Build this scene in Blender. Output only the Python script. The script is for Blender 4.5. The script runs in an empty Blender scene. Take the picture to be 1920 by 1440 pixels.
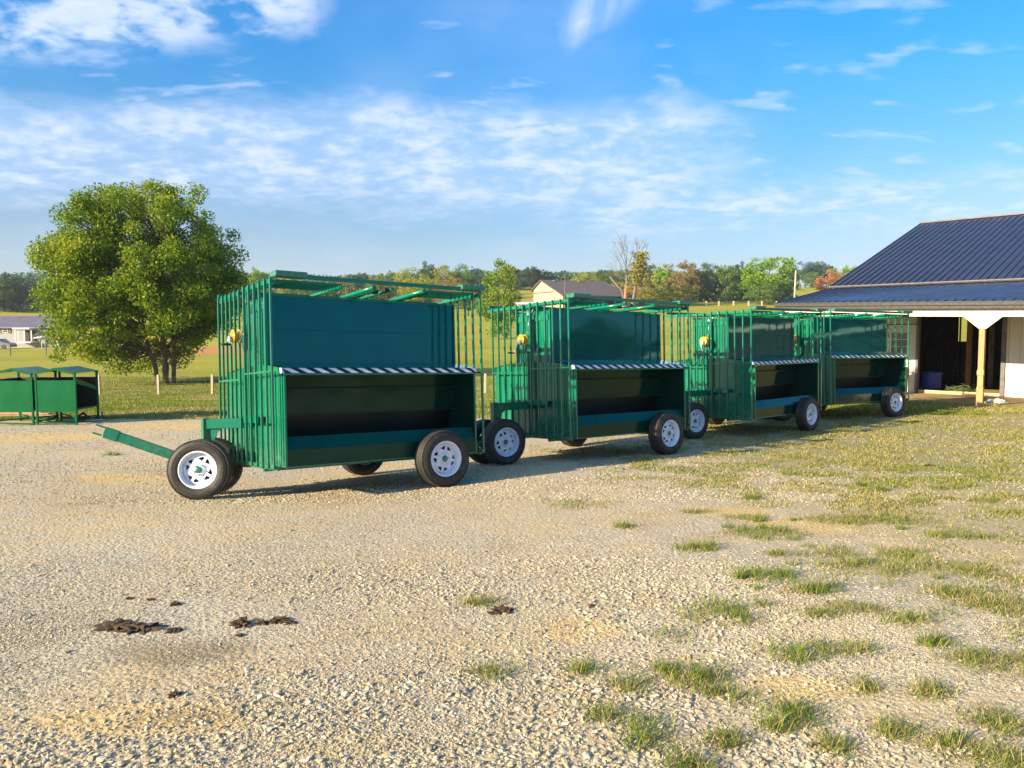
import bpy, math, random
import numpy as np
from mathutils import Vector, Matrix
rnd = random.Random(7)
R_ = math.radians
scene = bpy.context.scene
COL = scene.collection

# ------------------------------------------------------------------ camera, light, sky
EYE = Vector((0, 0, 1.65))
F_PX, PITCH, ROLL = 1450.65, 0.069868, -0.0038
cam_d = bpy.data.cameras.new('camera')
cam_d.sensor_width = 36; cam_d.lens = 36 * F_PX / 1920
cam_d.clip_start = 0.05; cam_d.clip_end = 6000
cam = bpy.data.objects.new('camera', cam_d); COL.objects.link(cam)
_f = Vector((0, math.cos(PITCH), -math.sin(PITCH))); _u0 = Vector((0, math.sin(PITCH), math.cos(PITCH))); _r0 = Vector((1, 0, 0))
_r = _r0 * math.cos(ROLL) + _u0 * math.sin(ROLL); _u = _u0 * math.cos(ROLL) - _r0 * math.sin(ROLL)
cam.matrix_world = Matrix((( _r.x, _u.x, -_f.x, EYE.x), (_r.y, _u.y, -_f.y, EYE.y), (_r.z, _u.z, -_f.z, EYE.z), (0, 0, 0, 1)))
scene.camera = cam
scene.render.resolution_x = 1024; scene.render.resolution_y = 768

SUN_EL = R_(19.0)
TRAV = R_(33.5)                      # compass heading in which the sunlight travels (from +X towards +Y)
to_sun = Vector((-math.cos(TRAV) * math.cos(SUN_EL), -math.sin(TRAV) * math.cos(SUN_EL), math.sin(SUN_EL)))
sun_d = bpy.data.lights.new('sun', 'SUN'); sun_d.energy = 5.0; sun_d.angle = R_(0.5); sun_d.color = (1.0, 0.82, 0.55)
sun = bpy.data.objects.new('sun', sun_d); COL.objects.link(sun)
sun.rotation_euler = to_sun.to_track_quat('Z', 'Y').to_euler()

scene.view_settings.view_transform = 'Standard'; scene.view_settings.look = 'None'
scene.view_settings.exposure = 1.24; scene.view_settings.gamma = 1.0
scene.view_settings.use_curve_mapping = False

world = bpy.data.worlds.new('World'); scene.world = world; world.use_nodes = True
class NT:
    """small helper for building node trees"""
    def __init__(s, nt): s.nt = nt; s.n = nt.nodes; s.l = nt.links
    def node(s, t, **kw):
        n = s.n.new(t)
        for k, v in kw.items(): setattr(n, k, v)
        return n
    def put(s, sock, v):
        if hasattr(v, 'is_linked') or isinstance(v, bpy.types.NodeSocket): s.l.new(v, sock)
        elif v is not None: sock.default_value = v
    def math(s, op, a, b=None, c=None, clamp=False):
        n = s.node('ShaderNodeMath', operation=op, use_clamp=clamp)
        s.put(n.inputs[0], a)
        if b is not None: s.put(n.inputs[1], b)
        if c is not None: s.put(n.inputs[2], c)
        return n.outputs[0]
    def noise(s, vec=None, scale=5, detail=3, rough=0.5, dist=0.0, out='Fac'):
        n = s.node('ShaderNodeTexNoise'); n.inputs['Scale'].default_value = scale
        n.inputs['Detail'].default_value = detail; n.inputs['Roughness'].default_value = rough
        n.inputs['Distortion'].default_value = dist
        if vec is not None: s.l.new(vec, n.inputs['Vector'])
        return n.outputs[out]
    def ramp(s, fac, stops, interp='LINEAR'):
        n = s.node('ShaderNodeValToRGB'); s.put(n.inputs[0], fac); r = n.color_ramp; r.interpolation = interp
        while len(r.elements) < len(stops): r.elements.new(0.5)
        for e, (p, c) in zip(r.elements, stops):
            e.position = p; e.color = (c if len(c) == 4 else (*c, 1)) if hasattr(c, '__len__') else (c, c, c, 1)
        return n.outputs[0]
    def mix(s, fac, a, b, mode='MIX'):
        n = s.node('ShaderNodeMix', data_type='RGBA', blend_type=mode, clamp_factor=True)
        s.put(n.inputs[0], fac)
        for k, v in ((6, a), (7, b)):
            if isinstance(v, bpy.types.NodeSocket): s.l.new(v, n.inputs[k])
            else: n.inputs[k].default_value = v if len(v) == 4 else (*v, 1)
        return n.outputs[2]
    def mapr(s, v, a, b, c=0.0, d=1.0, smooth=True):
        n = s.node('ShaderNodeMapRange'); n.interpolation_type = 'SMOOTHSTEP' if smooth else 'LINEAR'
        s.put(n.inputs[0], v)
        for i, x in zip((1, 2, 3, 4), (a, b, c, d)): n.inputs[i].default_value = x
        return n.outputs[0]
    def scalev(s, vec, sc, loc=(0, 0, 0), rot=(0, 0, 0)):
        n = s.node('ShaderNodeMapping'); s.l.new(vec, n.inputs[0])
        n.inputs['Scale'].default_value = sc; n.inputs['Location'].default_value = loc; n.inputs['Rotation'].default_value = rot
        return n.outputs[0]

def build_world():
    nt = world.node_tree
    for n in list(nt.nodes): nt.nodes.remove(n)
    t = NT(nt)
    out = t.node('ShaderNodeOutputWorld'); bg = t.node('ShaderNodeBackground'); bg.inputs[1].default_value = 0.066
    sky = t.node('ShaderNodeTexSky'); sky.sky_type = 'NISHITA'; sky.sun_disc = False
    sky.sun_elevation = SUN_EL
    sky.sun_rotation = math.atan2(to_sun.x, to_sun.y)
    sky.altitude = 0; sky.air_density = 1.0; sky.dust_density = 0.6; sky.ozone_density = 2.6
    tc = t.node('ShaderNodeTexCoord'); v = tc.outputs['Generated']
    sp = t.node('ShaderNodeSeparateXYZ'); t.l.new(v, sp.inputs[0]); x, y, z = sp.outputs
    az = t.math('ARCTAN2', x, y); el = t.math('ARCSINE', z)
    # the clear sky, deeper and more saturated overhead
    hs = t.node('ShaderNodeHueSaturation'); hs.inputs['Hue'].default_value = 0.497
    t.put(hs.inputs['Saturation'], t.mapr(el, 0.02, 0.36, 1.12, 1.42)); t.put(hs.inputs['Value'], t.mapr(el, 0.02, 0.42, 0.86, 1.55)); t.l.new(sky.outputs[0], hs.inputs['Color'])
    skyc = hs.outputs[0]
    skyc = t.mix(t.math('MULTIPLY', t.mapr(el, 0.16, 0.0, 0.0, 0.5), t.mapr(t.math('ABSOLUTE', t.math('SUBTRACT', az, 1.65)), 0.3, 0.95, 0.15, 1.0)), skyc, (4.6, 5.6, 6.3, 1))
    skyc = t.mix(1.0, skyc, t.mix(t.mapr(el, 0.30, 0.05), (0.80, 1.0, 1.10, 1), (1.0, .97, 1.08, 1)), 'MULTIPLY')
    # clouds live on a flat layer overhead
    zz = t.math('ADD', t.math('MAXIMUM', z, 0.0), 0.20)
    cx = t.math('DIVIDE', x, zz); cy = t.math('DIVIDE', y, zz)
    cv = t.node('ShaderNodeCombineXYZ'); t.l.new(cx, cv.inputs[0]); t.l.new(cy, cv.inputs[1])
    cvec = cv.outputs[0]
    elc = t.math('DIVIDE', el, t.math('MAXIMUM', t.math('COSINE', az), 0.35))
    def line(a0, e0, slope):       # signed height above a sloping line in azimuth/elevation
        return t.math('SUBTRACT', elc, t.math('ADD', e0, t.math('MULTIPLY', t.math('SUBTRACT', az, a0), slope)))
    def gauss(v_, w): return t.math('EXPONENT', t.math('MULTIPLY', t.math('POWER', t.math('DIVIDE', v_, w), 2.0), -1.0))
    n_big = t.noise(cvec, 0.9, 4, 0.55, 0.3)
    n_mid = t.noise(t.scalev(cvec, (1, 1.1, 1), (3, 1, 0)), 4.2, 5, 0.55, 0.25)
    n_fin = t.noise(t.scalev(cvec, (1, 1.1, 1), (7, 4, 2)), 15.0, 4, 0.55, 0.3)
    puff = t.math('ADD', t.math('MULTIPLY', n_mid, 0.6), t.math('MULTIPLY', n_fin, 0.4))
    # broad veil crossing the sky, sinking to the right
    wob = t.math('MULTIPLY', t.math('SUBTRACT', t.noise(cvec, 1.7, 4, 0.6), 0.5), 0.10)
    b1 = t.math('ADD', line(-0.30, 0.205, -0.015), wob)
    edge_u = t.mapr(b1, 0.100, 0.055, 0, 1); edge_l = t.mapr(b1, -0.085, -0.01, 0, 1)
    band = t.math('MULTIPLY', edge_u, edge_l)
    band = t.math('MULTIPLY', band, t.mapr(az, 0.36, 0.16, 0.0, 1.0))
    c1 = t.math('MULTIPLY', band, t.mapr(puff, 0.37, 0.62, 0.50, 0.95))
    # second low band to the right
    b2 = t.math('ADD', line(0.25, 0.152, 0.05), t.math('MULTIPLY', wob, 0.5))
    c2 = t.math('MULTIPLY', t.math('MULTIPLY', gauss(b2, 0.030), t.mapr(az, -0.02, 0.16)), t.mapr(puff, 0.40, 0.60, 0.3, 0.85))
    # thicker tufts high on the left
    b3 = t.math('ADD', line(-0.42, 0.375, 0.10), wob)
    c3 = t.math('MULTIPLY', t.math('MULTIPLY', t.mapr(b3, -0.05, 0.0), t.mapr(az, -0.20, -0.27)), t.mapr(puff, 0.40, 0.58))
    # single brush stroke, top centre
    sx = t.math('SUBTRACT', az, t.math('ADD', 0.078, t.math('MULTIPLY', t.math('SUBTRACT', el, 0.34), 0.75)))
    st = t.noise(t.scalev(cvec, (5.0, 0.7, 1), (0, 0, 0), (0, 0, -0.35)), 2.2, 5, 0.6)
    wdt = t.mapr(el, 0.31, 0.46, 0.010, 0.070, False)
    c4 = t.math('MULTIPLY', t.math('MULTIPLY', t.math('EXPONENT', t.math('MULTIPLY', t.math('POWER', t.math('DIVIDE', sx, wdt), 2.0), -1.0)), t.mapr(el, 0.315, 0.37)), t.mapr(st, 0.35, 0.60, 0.40, 1.0))
    # loose scraps
    c5 = t.math('MULTIPLY', t.mapr(t.noise(t.scalev(cvec, (1, 1.9, 1), (11, 3, 5)), 4.6, 4, 0.5, 0.2), 0.55, 0.70), t.math('MULTIPLY', t.mapr(el, 0.1, 0.2), 0.6))
    c5 = t.math('MULTIPLY', c5, t.mapr(el, 0.46, 0.30, 0.35, 1.0))
    c6 = t.math('MULTIPLY', t.mapr(n_big, 0.42, 0.70), 0.30)
    clear = t.mapr(t.math('ABSOLUTE', t.math('SUBTRACT', az, 1.65)), 0.35, 0.95, 0.0, 1.0)
    tot = t.math('MAXIMUM', t.math('MAXIMUM', c1, c2), t.math('MAXIMUM', c3, t.math('MAXIMUM', c4, c5)))
    tot = t.math('MAXIMUM', tot, c6)
    tot = t.math('MULTIPLY', tot, t.mapr(el, -0.0, 0.06), None, True)
    tot = t.math('MULTIPLY', t.math('MULTIPLY', tot, 0.78), clear)
    cloudc = t.mix(t.mapr(puff, 0.42, 0.66), (4.3, 5.5, 7.6, 1), (6.3, 6.7, 7.6, 1))
    fin = t.mix(tot, skyc, cloudc)
    t.l.new(fin, bg.inputs[0]); t.l.new(bg.outputs[0], out.inputs[0])
build_world()

# ------------------------------------------------------------------ helpers
def ray(px, py):
    d = _f + _r * ((px - 960) / F_PX) + _u * (-(py - 720) / F_PX)
    return d / d.y
def at(px, py, Y):
    """world point seen at photo pixel (px,py) at depth Y"""
    return EYE + ray(px, py) * Y
def pxx(px, Y): return at(px, 618, Y).x

# terrain -----------------------------------------------------------
PROF = [(-50, 0), (0, 0), (5, -.13), (9.5, -.315), (13, -.43), (17, -.48), (22, -.5), (27, -.8), (35, -1.24), (41, -1.04), (60, -1.1), (85, -1.0),
        (110, -.24), (140, 1.0), (180, 4.3), (230, 8.3), (280, 14), (340, 20), (500, 27), (900, 30), (3000, 30)]
_py = np.array([p[0] for p in PROF], float); _pz = np.array([p[1] for p in PROF], float)
_g = np.linspace(-50, 3000, 30501); _gz = np.interp(_g, _py, _pz)
def _smooth(a, w):
    k = np.hanning(w); k /= k.sum(); return np.convolve(np.pad(a, w // 2, mode='edge'), k, mode='valid')[:len(a)]
_gs = _smooth(_gz, 31); _gs2 = _smooth(_gz, 161)
_w = np.clip((_g - 40) / 40, 0, 1); _gz = _gs * (1 - _w) + _gs2 * _w
DIMS = dict(L=2.567, W=1.95)
POSE = {1: (-2.5064, 8.4893, -1.515 + 1.65, .6526, .0331, -.08), 2: (.9746, 11.5675, -1.6376 + 1.65, .6809, .0253, -.0536),
        3: (4.7044, 14.9022, -1.7398 + 1.65, .736, .0051, -.0279), 4: (7.4144, 17.7121, -1.7193 + 1.65, .4984, .0129, -.0444)}
WX = {1: 1.955, 2: 1.907, 3: 1.84, 4: 1.899}
RT = 0.352
def rot(y, p, r):
    return Matrix.Rotation(y, 4, 'Z') @ Matrix.Rotation(p, 4, 'Y') @ Matrix.Rotation(r, 4, 'X')
def pose_m(k):
    a = POSE[k]; return Matrix.Translation(a[:3]) @ rot(*a[3:])
YN, YF = -.13, 2.08
AN = []
for k in POSE:
    m = pose_m(k)
    for yy in (YN, YF):
        p = m @ Vector((WX[k], yy, -.028)); AN.append((p.x, p.y, p.z - RT))
FRONT = {1: ((-3.66, 8.935), -.315), 2: ((-.10, 11.68), -.40), 3: ((3.56, 14.96), -.48)}
for k, (c, z) in FRONT.items(): AN.append((c[0], c[1], z))
AN.append((-3.72, 9.5, -.375)); AN.append((-.35, 12.05, -.45))
for q in ((1.5, 5, -.13), (-3, 5, -.13), (5, 8, -.27), (-8, 12, -.42), (12.4, 20.7, -.45), (-9.9, 17.5, -.47), (9, 14, -.45)): AN.append(q)
AN = np.array(AN); S2 = 2 * 1.3 ** 2
def prof(y): return np.interp(y, _g, _gz)
_K = np.exp(-((AN[:, None, 0] - AN[None, :, 0]) ** 2 + (AN[:, None, 1] - AN[None, :, 1]) ** 2) / S2) + np.eye(len(AN)) * 1e-3
_wt = np.linalg.solve(_K, AN[:, 2] - prof(AN[:, 1]))
def ground(x, y):
    x = np.asarray(x, float); y = np.asarray(y, float)
    z = prof(y)
    for (ax, ay, _), w in zip(AN, _wt):
        z = z + w * np.exp(-((x - ax) ** 2 + (y - ay) ** 2) / S2)
    u = (x - 8.46 + y - 24.7) * .70711; s = (x - 8.46 - y + 24.7) * .70711     # level pad under the barn
    def ss(v): v = np.clip(v, 0, 1); return v * v * (3 - 2 * v)
    w = ss((u + 3) / 3) * ss((s + 3) / 3) * (1 - ss((u - 24) / 8)); z = z * (1 - w) + w * -.47
    far = np.clip((y - 60) / 120, 0, 1)
    z = z + far * (1.0 * np.sin(x * .021 + 1.0) + .5 * np.sin(x * .05 + y * .02))
    near = np.clip(1 - y / 8.5, 0, 1)
    z = z + near * (.012 * np.sin(x * 1.9 + y * .8) + .010 * np.sin(y * 2.7 - x * .9))
    return z
def gz(x, y): return float(ground(x, y))
def on_ground(px, py):
    """world point of the ground seen at a photo pixel"""
    d = ray(px, py); Y = 2.0
    prev = 2.0
    while Y < 600:
        P = EYE + d * Y
        if P.z <= gz(P.x, P.y): break
        prev = Y; Y *= 1.01
    a, b = prev, Y
    for _ in range(24):
        c = (a + b) / 2; P = EYE + d * c
        if P.z <= gz(P.x, P.y): b = c
        else: a = c
    P = EYE + d * b; return Vector((P.x, P.y, gz(P.x, P.y)))

# meshes ------------------------------------------------------------
class MB:
    def __init__(s): s.v = []; s.f = []; s.m = []; s.s = []
    def add(s, vs, fs, mi=0, sm=False):
        o = len(s.v); s.v += [tuple(v) for v in vs]
        for f in fs: s.f.append(tuple(i + o for i in f)); s.m.append(mi); s.s.append(sm)
        return s
    def box(s, lo, hi, mi=0, M=None, bev=0.0):
        (x0, y0, z0), (x1, y1, z1) = lo, hi
        if bev > 0:
            b = min(bev, abs(x1 - x0) * .45, abs(y1 - y0) * .45, abs(z1 - z0) * .45)
            bm = []
            vs = []; idx = {}
            for i, sx in enumerate((0, 1)):
                for j, sy in enumerate((0, 1)):
                    for k, sz in enumerate((0, 1)):
                        X, Y, Z = (x0, x1)[i], (y0, y1)[j], (z0, z1)[k]
                        dx, dy, dz = (b, -b)[i], (b, -b)[j], (b, -b)[k]
                        for a, p in enumerate(((X, Y + dy, Z + dz), (X + dx, Y, Z + dz), (X + dx, Y + dy, Z))):
                            idx[(i, j, k, a)] = len(vs); vs.append(p)
            I = idx; F = []
            for i in (0, 1):
                q = [I[(i, 0, 0, 0)], I[(i, 1, 0, 0)], I[(i, 1, 1, 0)], I[(i, 0, 1, 0)]]; F.append(q if i else q[::-1])
                q = [I[(0, i, 0, 1)], I[(0, i, 1, 1)], I[(1, i, 1, 1)], I[(1, i, 0, 1)]]; F.append(q if i else q[::-1])
                q = [I[(0, 0, i, 2)], I[(1, 0, i, 2)], I[(1, 1, i, 2)], I[(0, 1, i, 2)]]; F.append(q if i else q[::-1])
            for i in (0, 1):
                for j in (0, 1):
                    q = [I[(i, j, 0, 0)], I[(i, j, 1, 0)], I[(i, j, 1, 1)], I[(i, j, 0, 1)]]; F.append(q if (i ^ j) else q[::-1])
                    q = [I[(i, 0, j, 0)], I[(i, 1, j, 0)], I[(i, 1, j, 2)], I[(i, 0, j, 2)]]; F.append(q[::-1] if (i ^ j) else q)
                    q = [I[(0, i, j, 1)], I[(1, i, j, 1)], I[(1, i, j, 2)], I[(0, i, j, 2)]]; F.append(q if (i ^ j) else q[::-1])
                    for k in (0, 1):
                        q = [I[(i, j, k, 0)], I[(i, j, k, 1)], I[(i, j, k, 2)]]; F.append(q if (i ^ j ^ k) else q[::-1])
        else:
            vs = [(x0, y0, z0), (x1, y0, z0), (x1, y1, z0), (x0, y1, z0), (x0, y0, z1), (x1, y0, z1), (x1, y1, z1), (x0, y1, z1)]
            F = [(0, 3, 2, 1), (4, 5, 6, 7), (0, 1, 5, 4), (1, 2, 6, 5), (2, 3, 7, 6), (3, 0, 4, 7)]
        if M is not None: vs = [M @ Vector(v) for v in vs]
        return s.add(vs, F, mi)
    def bar(s, a, b, w=.03, h=None, mi=0, up=(0, 0, 1), bev=0.0):
        a = Vector(a); b = Vector(b); d = b - a; L = d.length; d.normalize(); h = h or w
        u = Vector(up)
        if abs(d.dot(u)) > .98: u = Vector((1, 0, 0))
        sx = u.cross(d).normalized(); uy = d.cross(sx)
        M = Matrix(((d.x, sx.x, uy.x, a.x), (d.y, sx.y, uy.y, a.y), (d.z, sx.z, uy.z, a.z), (0, 0, 0, 1)))
        return s.box((0, -w / 2, -h / 2), (L, w / 2, h / 2), mi, M, bev)
    def tube(s, pts, r, n=8, mi=0, caps=True):
        pts = [Vector(p) for p in pts]; rs = r if hasattr(r, '__len__') else [r] * len(pts)
        o = len(s.v); rings = []; prev = None
        for i, p in enumerate(pts):
            d = (pts[min(i + 1, len(pts) - 1)] - pts[max(i - 1, 0)]).normalized()
            if prev is None: prev = Vector((0, 0, 1)) if abs(d.z) < .9 else Vector((1, 0, 0))
            a = (prev - d * prev.dot(d)).normalized(); prev = a; b = d.cross(a)
            ring = []
            for k in range(n):
                t = 2 * math.pi * k / n; ring.append(len(s.v)); s.v.append(tuple(p + (a * math.cos(t) + b * math.sin(t)) * rs[i]))
            rings.append(ring)
        for A, B in zip(rings, rings[1:]):
            for k in range(n): s.f.append((A[k], A[(k + 1) % n], B[(k + 1) % n], B[k])); s.m.append(mi); s.s.append(n > 4)
        if caps:
            s.f.append(tuple(rings[0][::-1])); s.m.append(mi); s.s.append(False); s.f.append(tuple(rings[-1])); s.m.append(mi); s.s.append(False)
        return s
    def lathe(s, prof_, n=48, mi=0, axis='y', M=None, close=False, sm=True):
        """profile of (axial, radius) pairs about the y axis"""
        o = len(s.v); m_ = len(prof_)
        for k in range(n):
            t = 2 * math.pi * k / n
            for a, r in prof_:
                v = Vector((r * math.cos(t), a, r * math.sin(t)))
                if M is not None: v = M @ v
                s.v.append(tuple(v))
        for k in range(n):
            k2 = (k + 1) % n
            for i in range(m_ - 1 + (1 if close else 0)):
                j = (i + 1) % m_
                s.f.append((o + k * m_ + i, o + k * m_ + j, o + k2 * m_ + j, o + k2 * m_ + i)); s.m.append(mi); s.s.append(sm)
        return s
    def mesh(s, name, mats):
        me = bpy.data.meshes.new(name); me.from_pydata(s.v, [], s.f)
        for m in mats: me.materials.append(m)
        me.polygons.foreach_set('material_index', s.m); me.polygons.foreach_set('use_smooth', s.s)
        me.update(); return me
    def build(s, name, mats, parent=None, loc=None):
        if not isinstance(mats, (list, tuple)): mats = [mats]
        return link(name, s.mesh(name, mats), parent, loc)
def link(name, data, parent=None, loc=None):
    o = bpy.data.objects.new(name, data); COL.objects.link(o)
    if parent: o.parent = parent
    if loc is not None: o.location = loc
    return o
def tag(o, label=None, cat=None, group=None, kind=None):
    if label: o['label'] = label
    if cat: o['category'] = cat
    if group: o['group'] = group
    if kind: o['kind'] = kind
    return o
def empty(name, loc=(0, 0, 0), rz=0.0, M=None):
    o = bpy.data.objects.new(name, None); COL.objects.link(o); o.empty_display_size = .3
    if M is not None: o.matrix_world = M
    else: o.location = loc; o.rotation_euler = (0, 0, rz)
    return o
def fast_mesh(name, V, F, mats, mi=None, smooth=False):
    V = np.asarray(V, np.float32); F = np.asarray(F, np.int32); k = F.shape[1]
    me = bpy.data.meshes.new(name)
    me.vertices.add(len(V)); me.vertices.foreach_set('co', V.ravel())
    me.loops.add(F.size); me.loops.foreach_set('vertex_index', F.ravel())
    me.polygons.add(len(F)); me.polygons.foreach_set('loop_start', np.arange(0, F.size, k, dtype=np.int32))
    try: me.polygons.foreach_set('loop_total', np.full(len(F), k, np.int32))
    except Exception: pass
    me.polygons.foreach_set('use_smooth', np.full(len(F), smooth))
    for m in mats: me.materials.append(m)
    if mi is not None: me.polygons.foreach_set('material_index', np.asarray(mi, np.int32))
    me.update(calc_edges=True); return me

# materials -----------------------------------------------------------
def mat(name):
    m = bpy.data.materials.new(name); m.use_nodes = True; nt = m.node_tree
    for n in list(nt.nodes): nt.nodes.remove(n)
    t = NT(nt); out = t.node('ShaderNodeOutputMaterial'); b = t.node('ShaderNodeBsdfPrincipled'); t.l.new(b.outputs[0], out.inputs[0])
    return m, t, b, out
def bump(t, b, h, strength=.3, dist=.01):
    n = t.node('ShaderNodeBump'); n.inputs['Strength'].default_value = strength; n.inputs['Distance'].default_value = dist
    t.put(n.inputs['Height'], h); t.l.new(n.outputs[0], b.inputs['Normal']); return n
def simple(name, col, rough=.5, var=.12, nscale=6, metallic=0.0, bumps=.0, bscale=40, coat=0.0, spec=.5):
    m, t, b, out = mat(name); tc = t.node('ShaderNodeTexCoord').outputs['Object']
    n = t.noise(tc, nscale, 5, .6)
    c0 = tuple(c * (1 - var) for c in col); c1 = tuple(min(1, c * (1 + var)) for c in col)
    t.l.new(t.ramp(n, [(.3, c0), (.7, c1)]), b.inputs['Base Color'])
    t.put(b.inputs['Roughness'], t.mapr(t.noise(tc, nscale * 2.3, 4, .6), .3, .7, max(0, rough - .08), min(1, rough + .08)))
    b.inputs['Metallic'].default_value = metallic; b.inputs['Coat Weight'].default_value = coat; b.inputs['Coat Roughness'].default_value = .06
    b.inputs['Specular IOR Level'].default_value = spec
    if bumps > 0: bump(t, b, t.noise(tc, bscale, 5, .6), bumps, .01)
    return m
def paint(name, col, rough=.12, wave=.0, wscale=1.4, dust=.06, coat=.6, splash=0.0):
    """glossy enamel over sheet steel: slight buckling and thin dust"""
    m, t, b, out = mat(name); tc = t.node('ShaderNodeTexCoord').outputs['Object']
    n = t.noise(tc, 3.0, 5, .6)
    c = t.ramp(n, [(.3, tuple(x * .86 for x in col)), (.7, tuple(x * 1.12 for x in col))])
    zs_ = t.node('ShaderNodeSeparateXYZ'); t.l.new(tc, zs_.inputs[0])
    d = t.mapr(t.noise(tc, 9, 6, .7), .55, .8, 0, dust)
    if splash: d = t.math('MAXIMUM', d, t.math('MULTIPLY', t.mapr(zs_.outputs[2], .50, .02, 0, splash), t.mapr(t.noise(tc, 14, 6, .75), .38, .68)))
    t.l.new(t.mix(d, c, (.30, .27, .20)), b.inputs['Base Color'])
    t.put(b.inputs['Roughness'], t.mapr(t.noise(tc, 7, 5, .65), .35, .75, rough, rough + (.10 if rough > .1 else .02)))
    b.inputs['Coat Weight'].default_value = coat; b.inputs['Coat Roughness'].default_value = .04
    if wave > 0:
        w = t.noise(t.scalev(tc, (1, 1, 1.3)), wscale, 2, .4)
        nb = bump(t, b, w, wave, .05)
    return m
GREEN = (.0008, .160, .088)
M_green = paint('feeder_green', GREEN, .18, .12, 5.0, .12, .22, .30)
M_panel = paint('hopper_green_sky_tint', (.001, .078, .076), .05, .10, 1.5, .01, 0.0)  # green paint with the blue sky reflection put into its teal base
M_inner = paint('trough_shade_green', (.001, .030, .020), .07, .12, 1.3, .02, 0.0)  # wagon green darkened, the trough's shade is put into the colour
for m_, c_, l_ in ((M_panel, (.16, .86, .96, 1), .8), (M_inner, (.55, .85, .75, 1), .45)):  # reflection colour painted in through the specular tint
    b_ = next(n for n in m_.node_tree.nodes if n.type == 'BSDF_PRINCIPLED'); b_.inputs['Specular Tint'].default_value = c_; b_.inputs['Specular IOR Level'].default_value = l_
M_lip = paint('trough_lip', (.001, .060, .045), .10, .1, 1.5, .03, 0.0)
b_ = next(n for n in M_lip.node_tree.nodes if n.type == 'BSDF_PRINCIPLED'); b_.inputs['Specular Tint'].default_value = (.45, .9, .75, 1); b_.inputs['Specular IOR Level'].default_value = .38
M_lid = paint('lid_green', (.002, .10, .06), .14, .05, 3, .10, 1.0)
M_deep = paint('recess_shade_and_seam', (.001, .007, .006), .3, 0, 1, .0, 0.0)  # near black: shade of the feed recess put into paint, also dark seams
M_black = simple('black_rubber', (.012, .012, .013), .6)
M_bolt = simple('bright_steel', (.62, .62, .6), .3, .1, 20, .9)
M_yel = simple('yellow_zinc', (.62, .40, .07), .35, .15, 20, .55)
M_tapew = simple('white_tape', (.78, .80, .84), .35, .04)
M_tapeb = simple('black_tape', (.014, .016, .02), .3, .1)
def tyre_mat():
    m, t, b, out = mat('tyre_rubber'); tc = t.node('ShaderNodeTexCoord').outputs['Object']
    t.l.new(t.ramp(t.noise(tc, 9, 5, .7), [(.3, (.014, .013, .012)), (.55, (.030, .027, .024)), (.75, (.085, .070, .052))]), b.inputs['Base Color'])
    b.inputs['Roughness'].default_value = .62
    bump(t, b, t.noise(tc, 60, 3, .5), .15, .004)
    return m
M_tyre = tyre_mat()
M_rim = simple('white_rim_enamel', (.68, .72, .82), .25, .10, 14, 0, 0, 40, .3)

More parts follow.
